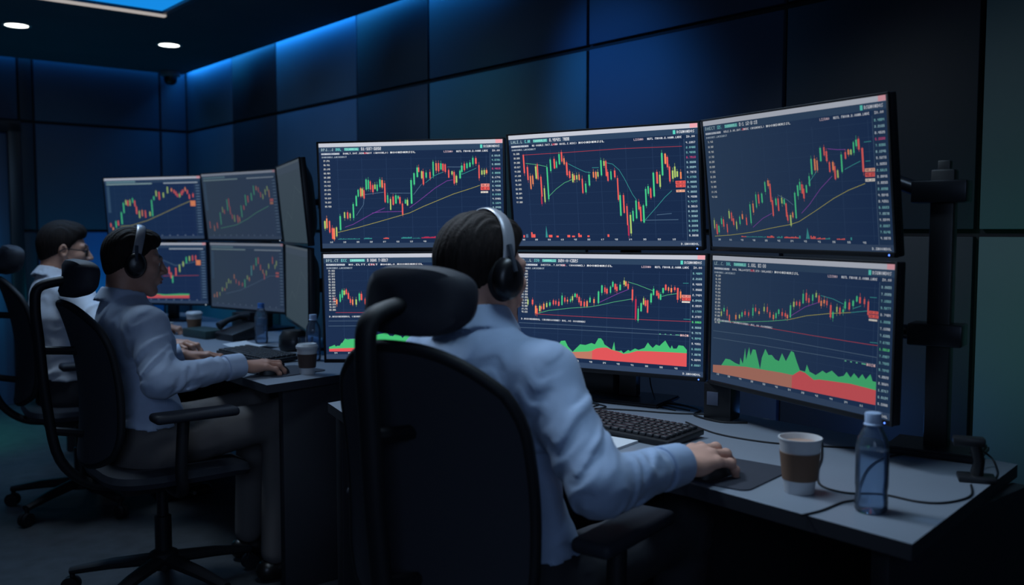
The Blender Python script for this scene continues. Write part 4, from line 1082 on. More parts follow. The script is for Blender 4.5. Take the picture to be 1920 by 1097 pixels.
# ------------------------------------------------------------------ distance-field bodies
class Field:
    def __init__(s, lo, hi, h):
        s.lo = np.array(lo, float); s.h = h
        s.n = np.ceil((np.array(hi) - s.lo) / h).astype(int) + 1
        s.d = np.full(tuple(s.n), 10.0, np.float32)
    def blk(s, lo, hi):
        a = np.clip(np.floor((np.array(lo) - s.lo) / s.h).astype(int), 0, s.n - 1)
        b = np.clip(np.ceil((np.array(hi) - s.lo) / s.h).astype(int) + 1, 1, s.n)
        sl = tuple(slice(i, j) for i, j in zip(a, b))
        ax = [(s.lo[i] + np.arange(a[i], b[i]) * s.h).astype(np.float32) for i in range(3)]
        return sl, ax[0][:, None, None], ax[1][None, :, None], ax[2][None, None, :]
    def add(s, fn, lo, hi, k=0.01, op='u'):
        m = k + 3 * s.h + 0.006
        sl, X, Y, Z = s.blk(np.array(lo) - m, np.array(hi) + m)
        a = s.d[sl]
        b = fn(X, Y, Z)
        if op == 'u':
            h = np.clip(0.5 + 0.5 * (b - a) / k, 0, 1)
            s.d[sl] = b * (1 - h) + a * h - 0 if k <= 0 else (b + (a - b) * (1 - h)) * 0 + (b * (1 - h) + a * h) * 0 + _smin(a, b, k)
        elif op == 's':      # subtract
            s.d[sl] = -_smin(-a, b, k)
        elif op == 'i':
            s.d[sl] = -_smin(-a, -b, k)
        return s
    # primitives
    def ell(s, c, r, k=0.01, rot=None, op='u'):
        R = np.array(Euler(rot).to_matrix().transposed()) if rot is not None else None
        def fn(X, Y, Z):
            x, y, z = X - c[0], Y - c[1], Z - c[2]
            if R is not None:
                x, y, z = (R[0, 0] * x + R[0, 1] * y + R[0, 2] * z, R[1, 0] * x + R[1, 1] * y + R[1, 2] * z, R[2, 0] * x + R[2, 1] * y + R[2, 2] * z)
            k0 = np.sqrt((x / r[0]) ** 2 + (y / r[1]) ** 2 + (z / r[2]) ** 2) + 1e-6
            k1 = np.sqrt((x / r[0] ** 2) ** 2 + (y / r[1] ** 2) ** 2 + (z / r[2] ** 2) ** 2) + 1e-6
            return (k0 * (k0 - 1) / k1).astype(np.float32)
        m = max(r)
        return s.add(fn, np.array(c) - m, np.array(c) + m, k, op)
    def cone(s, a, b, ra, rb, k=0.01, op='u'):
        a = np.array(a, float); b = np.array(b, float); ab = b - a; L2 = ab @ ab + 1e-9
        def fn(X, Y, Z):
            t = np.clip(((X - a[0]) * ab[0] + (Y - a[1]) * ab[1] + (Z - a[2]) * ab[2]) / L2, 0, 1)
            return (np.sqrt((X - a[0] - t * ab[0]) ** 2 + (Y - a[1] - t * ab[1]) ** 2 + (Z - a[2] - t * ab[2]) ** 2) - (ra + (rb - ra) * t)).astype(np.float32)
        m = max(ra, rb)
        return s.add(fn, np.minimum(a, b) - m, np.maximum(a, b) + m, k, op)
    def loft(s, a, b, ra, rb, k=0.03, op='u', right=None):
        """capsule with elliptical section (rx along local x, ry along local y)"""
        a = np.array(a, float); b = np.array(b, float); ab = b - a; L = np.linalg.norm(ab); ax = ab / L
        rt = np.array(right if right is not None else (1, 0, 0), float); rt = rt - ax * (rt @ ax); rt /= np.linalg.norm(rt)
        fw = np.cross(ax, rt)
        def fn(X, Y, Z):
            x, y, z = X - a[0], Y - a[1], Z - a[2]
            w = x * ax[0] + y * ax[1] + z * ax[2]
            t = np.clip(w / L, 0, 1)
            qx = x * rt[0] + y * rt[1] + z * rt[2]
            qy = x * fw[0] + y * fw[1] + z * fw[2]
            qz = w - t * L
            rx = ra[0] + (rb[0] - ra[0]) * t; ry = ra[1] + (rb[1] - ra[1]) * t; rz = np.minimum(rx, ry)
            k0 = np.sqrt((qx / rx) ** 2 + (qy / ry) ** 2 + (qz / rz) ** 2) + 1e-6
            k1 = np.sqrt((qx / rx ** 2) ** 2 + (qy / ry ** 2) ** 2 + (qz / rz ** 2) ** 2) + 1e-6
            return (k0 * (k0 - 1) / k1).astype(np.float32)
        m = max(max(ra), max(rb))
        return s.add(fn, np.minimum(a, b) - m, np.maximum(a, b) + m, k, op)
    def mesh(s):
        return surface_nets(s.d, s.lo, s.h)

def _smin(a, b, k):
    h = np.clip(0.5 + 0.5 * (b - a) / k, 0, 1)
    return b + (a - b) * h - k * h * (1 - h)

def surface_nets(d, lo, h):
    s = d < 0
    cnt = np.zeros(tuple(n - 1 for n in d.shape), np.int8)
    for i in (0, 1):
        for j in (0, 1):
            for k in (0, 1):
                cnt += s[i:i + cnt.shape[0], j:j + cnt.shape[1], k:k + cnt.shape[2]]
    act = (cnt > 0) & (cnt < 8)
    I, J, K = np.nonzero(act)
    idx = np.full(act.shape, -1, np.int32)
    idx[I, J, K] = np.arange(len(I))
    cor = [(i, j, k) for i in (0, 1) for j in (0, 1) for k in (0, 1)]
    vals = {c: d[I + c[0], J + c[1], K + c[2]] for c in cor}
    acc = np.zeros((len(I), 3)); n = np.zeros(len(I))
    for c in cor:
        for ax in range(3):
            if c[ax] == 0:
                e = list(c); e[ax] = 1; e = tuple(e)
                va, vb = vals[c], vals[e]
                m = (va < 0) != (vb < 0)
                t = np.where(m, va / np.where(m, va - vb, 1), 0)
                p = np.tile(np.array(c, float), (len(I), 1)); p[:, ax] += t
                acc[m] += p[m]; n[m] += 1
    V = (np.stack([I, J, K], 1) + acc / n[:, None]) * h + lo
    F = []
    for ax in range(3):
        sl0 = [slice(None)] * 3; sl1 = [slice(None)] * 3
        sl0[ax] = slice(0, -1); sl1[ax] = slice(1, None)
        a, b = s[tuple(sl0)], s[tuple(sl1)]
        u, v = (ax + 1) % 3, (ax + 2) % 3
        x = np.stack(np.nonzero(a != b), 1)
        x = x[(x[:, u] > 0) & (x[:, v] > 0) & (x[:, u] < d.shape[u] - 1) & (x[:, v] < d.shape[v] - 1)]
        q = []
        for du, dv in ((0, 0), (1, 0), (1, 1), (0, 1)):
            y = x.copy(); y[:, u] -= du; y[:, v] -= dv
            q.append(idx[y[:, 0], y[:, 1], y[:, 2]])
        q = np.stack(q, 1)
        fl = a[tuple(x.T)]
        q[~fl] = q[~fl][:, ::-1]
        F.append(q)
    F = np.concatenate(F)
    return V, F[(F >= 0).all(1)]

def np_mesh(name, parts, mats, matfn=None):
    """parts: list of (V,F) joined in ONE mesh"""
    Vs, Fs, o = [], [], 0
    for V, F in parts:
        Vs.append(V); Fs.append(F + o); o += len(V)
    V = np.concatenate(Vs); F = np.concatenate(Fs)
    me = bpy.data.meshes.new(name)
    me.vertices.add(len(V)); me.vertices.foreach_set('co', V.astype(np.float32).ravel())
    me.loops.add(len(F) * 4); me.loops.foreach_set('vertex_index', F.astype(np.int32).ravel())
    me.polygons.add(len(F))
    me.polygons.foreach_set('loop_start', np.arange(len(F), dtype=np.int32) * 4)
    me.polygons.foreach_set('loop_total', np.full(len(F), 4, np.int32))
    me.polygons.foreach_set('use_smooth', np.ones(len(F), bool))
    for m in (mats if isinstance(mats, (list, tuple)) else [mats]):
        me.materials.append(m)
    if matfn is not None:
        me.polygons.foreach_set('material_index', matfn(V[F].mean(1)).astype(np.int32))
    me.update(); me.validate()
    return me

def xf(M, V):
    M = np.array(M)
    return V @ M[:3, :3].T + M[:3, 3]

# ---- head (local: y forward, z up, origin between the ears)
def head_mesh(neck_base, ears=True, res=0.0028):
    f = Field((-0.105, -0.135, -0.19), (0.105, 0.145, 0.135), res)
    f.ell((0, -0.014, 0.030), (0.074, 0.094, 0.085), 0.02)
    f.ell((0, 0.030, -0.030), (0.060, 0.062, 0.078), 0.03)
    for s in (-1, 1):
        f.cone((s * 0.052, 0.005, -0.052), (s * 0.018, 0.066, -0.098), 0.017, 0.017, 0.025)
        f.ell((s * 0.042, 0.062, -0.018), (0.020, 0.020, 0.018), 0.02)       # cheek
        f.cone((s * 0.012, 0.086, 0.022), (s * 0.046, 0.070, 0.024), 0.011, 0.010, 0.014)   # brow
    f.ell((0, 0.070, -0.100), (0.022, 0.018, 0.016), 0.018)
    for s in (-1, 1):
        f.ell((s * 0.031, 0.098, 0.004), (0.016, 0.018, 0.011), 0.012, op='s')
        f.ell((s * 0.031, 0.0745, 0.004), (0.0135, 0.0135, 0.0125), 0.003)
        f.ell((s * 0.031, 0.0775, 0.0115), (0.0155, 0.0125, 0.0075), 0.002)
        f.ell((s * 0.031, 0.0770, -0.0065), (0.0145, 0.0105, 0.0050), 0.003)
    f.cone((0, 0.088, 0.012), (0, 0.110, -0.024), 0.009, 0.0115, 0.010)
    for s in (-1, 1):
        f.ell((s * 0.0115, 0.099, -0.029), (0.0085, 0.010, 0.008), 0.006)
        f.ell((s * 0.006, 0.103, -0.039), (0.004, 0.006, 0.005), 0.004, op='s')
    f.ell((0, 0.086, -0.056), (0.026, 0.016, 0.018), 0.012)
    f.ell((0, 0.0985, -0.0535), (0.022, 0.008, 0.0055), 0.004)
    f.ell((0, 0.0965, -0.0645), (0.019, 0.008, 0.0065), 0.004)
    f.ell((0, 0.107, -0.0588), (0.022, 0.008, 0.0012), 0.003, op='s')
    if ears:
        for s in (-1, 1):
            f.ell((s * 0.077, -0.006, 0.000), (0.010, 0.019, 0.032), 0.008, rot=(0.15, 0, s * -0.35))
            f.ell((s * 0.086, -0.003, 0.003), (0.006, 0.010, 0.019), 0.004, rot=(0.15, 0, s * -0.35), op='s')
            f.ell((s * 0.074, 0.006, -0.030), (0.007, 0.009, 0.010), 0.006)
    nb = np.array(neck_base)
    f.cone((0, -0.034, -0.035), tuple(nb), 0.055, 0.060, 0.03)
    return f.mesh()

HAIRZ = ([-0.14, -0.095, -0.07, -0.045, -0.02, -0.002, 0.016, 0.026, 0.045, 0.07, 0.1, 0.14], [-0.082, -0.078, -0.072, -0.055, -0.038, -0.012, -0.022, 0.022, 0.042, 0.062, 0.068, 0.07])
def hair_mesh(top=0.016, quiff=1.0, res=0.0026, seed=0):
    f = Field((-0.11, -0.14, -0.12), (0.11, 0.135, 0.155), res)
    f.ell((0, -0.016, 0.032), (0.0785, 0.0985, 0.087 + top * 0.3), 0.02)
    f.ell((0, 0.0, 0.060), (0.068, 0.088, 0.050 + top), 0.03)
    f.ell((0, 0.046, 0.086), (0.050, 0.040, 0.018 + 0.012 * quiff), 0.025)
    f.ell((0, -0.050, -0.025), (0.052, 0.047, 0.054), 0.03)
    sl, X, Y, Z = f.blk(f.lo, f.lo + f.n * f.h)
    th = np.arctan2(X, -Y + 0.02)
    tp = np.clip((Z - 0.06) / 0.05, 0, 1)
    st = (0.0005 * np.sin(th * 61 + 2.2 * np.sin(Z * 47 + seed)) + 0.0004 * np.sin(th * 97 + 1.5 * np.sin(Z * 80) + seed)) * (1 - tp) + tp * (0.0009 * np.sin(X * 330 + 2.5 * np.sin(Y * 38 + seed)) + 0.0007 * np.sin(X * 520 - 3 * np.sin(Y * 55)))
    f.d = f.d + st.astype(np.float32)
    zc = np.interp(np.broadcast_to(Y, (1, Y.shape[1], 1)), *HAIRZ).astype(np.float32)
    zc = zc + 0.004 * np.sin(X * 150) + np.where(Y > 0.05, -0.06 * np.abs(X) * 0, 0) + np.where(Y > 0.02, 0.25 * np.maximum(0, np.abs(X) - 0.045) * -1.0, 0)
    f.d = (f.d + 0.0105 * np.exp(-np.maximum(Z - zc, 0) / 0.017)).astype(np.float32)
    cut = (zc - Z) * 0.8
    f.d = -_smin(-f.d, -np.broadcast_to(cut, f.d.shape).astype(np.float32), 0.008)
    return f.mesh()

def skin_matfn(parts_head_inv):
    def fn(C):
        L = xf(parts_head_inv, C)
        idx = np.zeros(len(C), int)
        for s in (-1, 1):
            e = np.linalg.norm(L - np.array((s * 0.031, 0.0745, 0.004)), axis=1) < 0.0142
            fwd = L[:, 1] > 0.0815
            idx[e & fwd] = 1
            iris = (np.hypot(L[:, 0] - s * 0.031, L[:, 2] - 0.004) < 0.0062) & (L[:, 1] > 0.083) & e
            idx[iris] = 2
        lips = (np.abs(L[:, 0]) < 0.021) & (L[:, 1] > 0.093) & (L[:, 2] < -0.049) & (L[:, 2] > -0.070)
        idx[lips] = 3
        br = (np.abs(np.abs(L[:, 0]) - 0.031) < 0.017) & (L[:, 1] > 0.072) & (np.abs(L[:, 2] - 0.027 - 0.004 * np.sin((np.abs(L[:, 0]) - 0.012) * 90)) < 0.0038)
        idx[br] = 2
        return idx
    return fn

# ---- hand (right hand, palm down, y to the fingertips, z out of the back of the hand)
def hand_mesh(curl=1.0, spread=1.0, arm_len=0.05, res=0.0019, thumb_in=0.0):
    f = Field((-0.085, -arm_len - 0.03, -0.10), (0.07, 0.22, 0.05), res)
    f.loft((0, -arm_len, -0.002), (0, 0.004, 0), (0.027, 0.021), (0.028, 0.019), 0.012)
    mcp = [(-0.029, 0.090, 0.001), (-0.008, 0.095, 0.004), (0.013, 0.090, 0.002), (0.031, 0.079, -0.005)]
    rr = [0.0112, 0.0115, 0.0108, 0.0096]
    for i, m in enumerate(mcp):
        w = (-0.014 + i * 0.0105, 0.006, -0.001)
        f.loft(w, m, (0.015, 0.0125), (rr[i] * 1.15, rr[i] * 1.05), 0.012)
    f.ell((-0.022, 0.045, -0.012), (0.018, 0.034, 0.014), 0.012)       # thenar
    f.ell((0.024, 0.040, -0.012), (0.013, 0.034, 0.012), 0.012)
    lens = [(0.043, 0.026, 0.020), (0.047, 0.030, 0.021), (0.043, 0.027, 0.021), (0.034, 0.020, 0.018)]
    pit = [(-8, -38, -28), (-6, -42, -30), (-8, -44, -32), (-12, -44, -30)]
    yaw = [9, 2, -6, -15]
    for i in range(4):
        p = np.array(mcp[i]); a = 0
        r0 = rr[i]
        yw = math.radians(yaw[i] * spread)
        for j in range(3):
            a += math.radians(pit[i][j]) * curl
            dv = np.array((-math.sin(yw) * math.cos(a), math.cos(yw) * math.cos(a), math.sin(a)))
            q = p + dv * lens[i][j]
            r1 = r0 * (0.90 if j < 2 else 0.80)
            f.cone(p, q, r0, r1, 0.004 if j else 0.007)
            f.ell(p, (r0 * 1.06,) * 3, 0.004)
            p, r0 = q, r1
    p0 = np.array((-0.022, 0.022, -0.010)); p1 = np.array((-0.047 + thumb_in, 0.055, -0.020)); p2 = np.array((-0.056 + thumb_in * 1.5, 0.086, -0.027)); p3 = np.array((-0.053 + thumb_in * 1.7, 0.110, -0.033))
    f.cone(p0, p1, 0.0155, 0.0125, 0.010); f.cone(p1, p2, 0.0122, 0.0108, 0.004); f.cone(p2, p3, 0.0108, 0.0085, 0.004)
    return f.mesh()
HANDS = {}
def hand_at(wrist, heading, pitch, left=False, roll=0.0, size=1.0, **kw):
    key = tuple(sorted(kw.items()))
    if key not in HANDS:
        HANDS[key] = hand_mesh(**kw)
    V, F = HANDS[key]
    V = V.copy()
    if left:
        V[:, 0] *= -1; F = F[:, ::-1]
    M = Matrix.Translation(wrist) @ Matrix.Rotation(heading, 4, 'Z') @ Matrix.Rotation(pitch, 4, 'X') @ Matrix.Rotation(roll, 4, 'Y') @ Matrix.Scale(size, 4)
    return xf(M, V), F

# ---- whole person, everything in the person's own frame (y forward, origin on the floor under the pelvis)
m_eye = mat('eye_white', rgb(200, 196, 190), 0.3)
m_iris = mat('dark_brow_iris', rgb(30, 22, 18), 0.5)
m_hair = mat('dark_brown_hair', rgb(30, 23, 21), 0.75, noise=0.45, nscale=120, bump=0.6, bscale=300, spec=0.2, stretch=(1, 1, 0.12))
m_shoe = mat('black_leather', rgb(20, 19, 20), 0.35)
def skin(name, c):
    return mat(name, c, 0.5, noise=0.08, nscale=25, bump=0.08, bscale=250)

def folds(X, Y, Z, pos, rad, amp, dirv, lam, ph=0.0):
    dv = np.array(dirv, float); dv /= np.linalg.norm(dv)
    x, y, z = X - pos[0], Y - pos[1], Z - pos[2]
    m = np.exp(-(x * x + y * y + z * z) / (rad * rad))
    t = x * dv[0] + y * dv[1] + z * dv[2]
    u = (x * 0.7 - y + z * 1.3) * 2 * PI / (lam * 3.3)
    v = (x + y * 0.6 - z * 0.4) * 2 * PI / (lam * 2.3)
    w = lam * (0.42 * np.sin(u + ph) + 0.22 * np.sin(v * 1.7 + 2 * ph))
    s = np.sin((t + w) * 2 * PI / (lam * 1.25) + ph)
    g = 0.55 + 0.45 * np.sin(v + ph * 3)
    return 2.0 * amp * m * g * (np.maximum(s, -0.35) + 0.1 - 0.9 * np.maximum(s - 0.6, 0))

def person(label, origin, heading, J, head, shirt_m, trouser_m, skin_m, hands, hair_kw, res, hem=0.05, ears=True, group=None):
    """J: joints in world metres; head: (world pos, heading deg, pitch deg, roll deg, scale)"""
    rz = hd(heading)
    T = Matrix.Translation(origin) @ Matrix.Rotation(rz, 4, 'Z')
    Ti = T.inverted()
    L = {k: np.array(Ti @ Vector(v)) for k, v in J.items()}
    hp, hh, hpit, hrol, hsc = head
    HM = Ti @ (Matrix.Translation(hp) @ Matrix.Rotation(hd(hh), 4, 'Z') @ Matrix.Rotation(math.radians(-hpit), 4, 'X') @ Matrix.Rotation(math.radians(hrol), 4, 'Y') @ Matrix.Scale(hsc, 4))
    HMi = HM.inverted()
    pel, chest, neck = L['pelvis'], L['chest'], L['neck']
    waist = pel * 0.52 + chest * 0.48 + np.array((0, -0.015, 0))
    up = neck * 0.45 + chest * 0.55 + np.array((0, -0.01, 0.03))
    knees = [L.get('knee_l', pel + np.array((-0.14, 0.43, 0.03))), L.get('knee_r', pel + np.array((0.14, 0.43, 0.03)))]
    ank = [np.array((knees[0][0], knees[0][1] - 0.03, 0.085)), np.array((knees[1][0], knees[1][1] - 0.03, 0.085))]
    # body (skin), one mesh
    fb = Field((-0.62, -0.40, 0.0), (0.62, 0.75, 1.25), 0.011)
    def torso(f, g, k):
        f.loft(pel + (0, 0, -0.02), waist, (0.165 + g, 0.115 + g), (0.150 + g, 0.105 + g), k)
        f.loft(waist, chest, (0.150 + g, 0.105 + g), (0.165 + g, 0.118 + g), k)
        f.loft(chest, up, (0.165 + g, 0.118 + g), (0.125 + g, 0.085 + g), k)
        f.cone(up, neck, 0.08 + g, 0.055 + g, k)
        for s in ('l', 'r'):
            f.cone(up * 0.6 + L['sh_' + s] * 0.4 + np.array((0, 0, 0.0)), L['sh_' + s], 0.062 + g, 0.056 + g, k)
    torso(fb, -0.018, 0.04)
    for s in ('l', 'r'):
        fb.cone(L['sh_' + s], L['el_' + s], 0.045, 0.036, 0.02)
        fb.cone(L['el_' + s], L['wr_' + s], 0.036, 0.024, 0.02)
    for i in (0, 1):
        hipj = pel + np.array(((-0.09, 0.09)[i], 0.02, -0.02))
        fb.cone(hipj, knees[i], 0.075, 0.05, 0.03); fb.cone(knees[i], ank[i], 0.048, 0.034, 0.02)
        fb.cone(ank[i] + (0, -0.02, -0.04), ank[i] + (0, 0.13, -0.055), 0.030, 0.024, 0.02)
    nb = np.array(HMi @ Vector(neck + np.array((0, 0, -0.02))))
    hV, hF = head_mesh(nb, ears)
    parts = [fb.mesh(), (xf(HM, hV), hF)]
    for (side, heading_w, pitch, roll, kw) in hands:
        parts.append(hand_at(Vector(L['wr_' + side]), hd(heading_w) - rz, math.radians(pitch), side == 'l', math.radians(roll), **kw))
    me = np_mesh('person', parts, [skin_m, m_eye, m_iris, mat('lips', rgb(150, 92, 84), 0.45)], skin_matfn(np.array(HMi)))
    P = bpy.data.objects.new('person', me)
    COL.objects.link(P)
    P.matrix_world = T
    tag(P, label, 'person', group)
    # hair
    hm = hair_mesh(**hair_kw)
    obj('hair', np_mesh('hair', [(xf(HM, hm[0]), hm[1])], m_hair), None, P)
    # shirt
    fs = Field((-0.52, -0.36, 0.36), (0.58, 0.56, 1.16), res)
    torso(fs, 0.004, 0.05)
    fs.loft(pel + (0, 0.0, -0.05), pel + (0, 0, 0.05), (0.178, 0.128), (0.172, 0.122), 0.04)
    sd = fs.d
    for s in ('l', 'r'):
        sh, el, wr = L['sh_' + s], L['el_' + s], L['wr_' + s]
        ax = (wr - el) / np.linalg.norm(wr - el)
        cuff = wr - ax * 0.008
        fs.cone(sh, el, 0.066, 0.053, 0.045)
        fs.cone(el, cuff - ax * 0.085, 0.054, 0.0435, 0.02)
        fs.cone(cuff - ax * 0.055, cuff - ax * 0.012, 0.0385, 0.038, 0.003)
        fs.cone(cuff + ax * 0.034, cuff + ax * 0.08, 0.043, 0.043, 0.004, op='s')
    # folds in the cloth
    sl, X, Y, Z = fs.blk(fs.lo, fs.lo + fs.n * fs.h)
    D = np.zeros(fs.d.shape, np.float32)
    for s in ('l', 'r'):
        sh, el, wr = L['sh_' + s], L['el_' + s], L['wr_' + s]
        av = wr - el; bv = el - sh
        D += folds(X, Y, Z, el + bv * -0.12, 0.085, 0.0055, bv + av * 0.6, 0.047, 0.4)
        D += folds(X, Y, Z, el + av * 0.25, 0.08, 0.005, av + np.array((0.05, 0.02, 0.14)), 0.052, 1.7)
        D += folds(X, Y, Z, el + av * 0.68, 0.07, 0.0045, av + np.array((0, 0, -0.08)), 0.043, 0.9)
        D += folds(X, Y, Z, sh + bv * 0.45, 0.09, 0.0045, bv + np.array((0.12, 0.05, 0)), 0.07, 2.2)
        D += folds(X, Y, Z, sh * 0.75 + waist * 0.25, 0.11, 0.005, np.array((0.3, 0.2, 0.9)), 0.06, 0.2)
        # armhole seam
        c0 = sh * 0.86 + up * 0.14
        nrm = (sh - up) * np.array((1, 0.4, 0.25)); nrm /= np.linalg.norm(nrm)
        pl = (X - c0[0]) * nrm[0] + (Y - c0[1]) * nrm[1] + (Z - c0[2]) * nrm[2]
        near = np.exp(-((X - sh[0]) ** 2 + (Y - sh[1]) ** 2 + (Z - sh[2]) ** 2) / 0.12 ** 2)
        D += -0.0022 * np.exp(-(pl / 0.0035) ** 2) * near
    D += folds(X, Y, Z, waist + np.array((0.1, -0.05, -0.06)), 0.15, 0.007, (0.25, 0.15, 1), 0.075, 0.0)
    D += folds(X, Y, Z, waist + np.array((-0.1, -0.05, -0.04)), 0.15, 0.006, (-0.3, 0.1, 1), 0.07, 1.0)
    D += folds(X, Y, Z, pel + np.array((0.12, 0.0, 0.02)), 0.10, 0.008, (0.1, 0.6, 1), 0.06, 2.0)
    D += folds(X, Y, Z, up + np.array((0.05, -0.08, -0.05)), 0.13, 0.003, (1, 0.2, 0.3), 0.08, 0.7)
    D += 0.0022 * np.clip((0.017 - np.abs(X - neck[0])) / 0.004, 0, 1) * (Y > chest[1] * 0.5 + pel[1] * 0.5 + 0.03) * (Z < neck[2] - 0.02)
    fs.d = (fs.d - D).astype(np.float32)
    # collar: a turned band round the neck
    hc = np.array(HM @ Vector((0, -0.02, -0.06)))
    na = (hc - neck) / np.linalg.norm(hc - neck)
    def band(r0, r1, z0, z1, th):
        def fn(X, Y, Z):
            x, y, z = X - neck[0], Y - neck[1], Z - neck[2]
            w = x * na[0] + y * na[1] + z * na[2]
            rad = np.sqrt(np.maximum(x * x + y * y + z * z - w * w, 1e-9))
            t = np.clip((w - z0) / (z1 - z0), 0, 1)
            dr = np.abs(rad - (r0 + (r1 - r0) * t)) - th
            dz = np.maximum(w - z1, z0 - w)
            return np.maximum(dr, dz).astype(np.float32)
        return fn
    fs.add(band(0.064, 0.060, -0.02, 0.038, 0.005), neck - 0.11, neck + 0.11, 0.004)
    fs.add(band(0.089, 0.068, -0.010, 0.042, 0.0055), neck - 0.13, neck + 0.13, 0.004)
    fs.add(lambda X, Y, Z: band(0.0, 0.056, 0.0, 0.2, 0.0)(X, Y, Z) * 0 + (np.sqrt((X - neck[0] - na[0] * 0.05) ** 2 + (Y - neck[1] - na[1] * 0.05) ** 2 + (Z - neck[2] - na[2] * 0.05) ** 2) - 0.060).astype(np.float32), neck - 0.1, neck + 0.13, 0.006, op='s')
    nf = np.array((math.sin(0), 1.0, 0.0))
    fd = np.array(HM @ Vector((0, 1, 0))) - np.array(HM @ Vector((0, 0, 0))); fd[2] = 0; fd /= np.linalg.norm(fd)
    fd = fd * 0.5 + nf * 0.5
    fs.cone(neck + fd * 0.085 + np.array((0, 0, 0.05)), neck + fd * 0.115 + np.array((0, 0, -0.06)), 0.036, 0.008, 0.004, op='s')
    hz = pel[2] + hem
    fs.d = np.maximum(fs.d, np.minimum(np.broadcast_to(hz + 0.012 * np.sin(X * 22) - Z, fs.d.shape), -np.broadcast_to(np.maximum(np.abs(X - pel[0]) - 0.215, (Y - pel[1]) - 0.19), fs.d.shape))).astype(np.float32)
    sV, sF = fs.mesh()
    so = obj('shirt', np_mesh('shirt', [(sV, sF)], shirt_m), None, P)
    for s in ('l', 'r'):
        el, wr = L['el_' + s], L['wr_' + s]
        ax = (wr - el) / np.linalg.norm(wr - el)
        fc = Field(wr - 0.12, wr + 0.09, 0.003)
        fc.cone(wr - ax * 0.072, wr + ax * 0.004, 0.0455, 0.0415, 0.002)
        q = wr + ax * 0.004
        fc.add(lambda X, Y, Z: ((X - q[0]) * ax[0] + (Y - q[1]) * ax[1] + (Z - q[2]) * ax[2]).astype(np.float32), wr - 0.12, wr + 0.09, 0.003, op='i')
        q2 = wr - ax * 0.062
        fc.add(lambda X, Y, Z: (-(X - q2[0]) * ax[0] - (Y - q2[1]) * ax[1] - (Z - q2[2]) * ax[2]).astype(np.float32), wr - 0.12, wr + 0.09, 0.003, op='i')
        obj('cuff', np_mesh('cuff', [fc.mesh()], shirt_m), None, so)
    # buttons / cuffs are part of the cloth; trousers
    ft = Field((-0.36, -0.30, 0.03), (0.36, 0.70, 0.80), 0.008)
    ft.loft(pel + (0, 0, -0.045), pel + (0, 0.0, 0.06), (0.172, 0.125), (0.156, 0.11), 0.04)
    ft.loft(pel + (0, 0.0, 0.04), pel * 0.72 + waist * 0.28 + (0, 0, 0.03), (0.158, 0.112), (0.146, 0.101), 0.03)
    for i in (0, 1):
        hipj = pel + np.array(((-0.09, 0.09)[i], 0.03, -0.025))
        ft.cone(hipj, knees[i], 0.088, 0.064, 0.04); ft.cone(knees[i], ank[i] + (0, 0, 0.02), 0.063, 0.05, 0.03)
    sl, X, Y, Z = ft.blk(ft.lo, ft.lo + ft.n * ft.h)
    D = np.zeros(ft.d.shape, np.float32)
    for i in (0, 1):
        D += folds(X, Y, Z, knees[i], 0.1, 0.006, (0.1, 1, 0.8), 0.06, i)
        D += folds(X, Y, Z, pel + np.array(((-0.1, 0.1)[i], 0.1, 0.02)), 0.1, 0.006, (0.4, 1, 0.2), 0.055, i + 1)
    ft.d = (ft.d - D).astype(np.float32)
    obj('trousers', np_mesh('trousers', [ft.mesh()], trouser_m), None, P)
    for i in (0, 1):
        f2 = Field(ank[i] - np.array((0.08, 0.12, 0.09)), ank[i] + np.array((0.08, 0.24, 0.06)), 0.006)
        f2.cone(ank[i] + (0, -0.03, -0.045), ank[i] + (0, 0.03, -0.04), 0.040, 0.040, 0.02)
        f2.loft(ank[i] + (0, 0.03, -0.05), ank[i] + (0, 0.17, -0.055), (0.040, 0.038), (0.042, 0.026), 0.02)
        f2.add(lambda X, Y, Z: (Z + X * 0 + Y * 0 - 0.004).astype(np.float32) * -1, ank[i] - 0.3, ank[i] + 0.3, 0.004, op='i')
        obj('shoe', np_mesh('shoe', [f2.mesh()], m_shoe), None, P)
    return P, T @ HM

def headphones(label, HM, group):
    t = thing('headphones', label, 'headphones', M=HM, group=group)
    mb = MB()
    arc = [(0.090 * math.sin(a), -0.004 + 0.018 * math.cos(a), 0.002 + 0.133 * max(0, math.cos(a)) ** 0.8) for a in [math.radians(x) for x in range(-90, 91, 6)]]
    mb.tube(arc, 0.0155, 12, flat=(0.32, 1.0))
    # keep the flat side against the head
    obj('headband', mb, mat('headband_grey', rgb(150, 152, 160), 0.35, metal=0.2), t)
    for s in (-1, 1):
        M = Matrix.Translation((s * 0.082, -0.002, -0.006)) @ Matrix.Rotation(s * PI / 2, 4, 'Y') @ Matrix.Rotation(0.1, 4, 'X')
        cu = MB(); cu.lathe([(0, 0.030), (0.020, 0.029), (0.031, 0.024), (0.036, 0.014), (0.037, 0.004), (0.034, 0.0), (0, 0.0)], 28, M=M @ Matrix.Diagonal((1.22, 0.95, 1, 1)))
        cup_o = obj('ear_cup', cu, mat('earcup_black', rgb(22, 22, 26), 0.35), t)
        ci = MB(); ci.lathe([(0.018, 0.0), (0.036, 0.001), (0.040, -0.008), (0.036, -0.017), (0.022, -0.018), (0.018, 0.0)], 28, M=M @ Matrix.Diagonal((1.22, 0.95, 1, 1)))
        obj('cushion', ci, mat('cushion_black', rgb(26, 26, 30), 0.7), cup_o)
        yk = MB(); yk.tube([(s * 0.092, -0.004, 0.062), (s * 0.103, -0.004, 0.034), (s * 0.113, -0.002, 0.008)], [0.006, 0.006, 0.005], 8)
        obj('yoke', yk, mat('yoke_steel', rgb(96, 104, 116), 0.3, metal=0.6), cup_o)
    return t

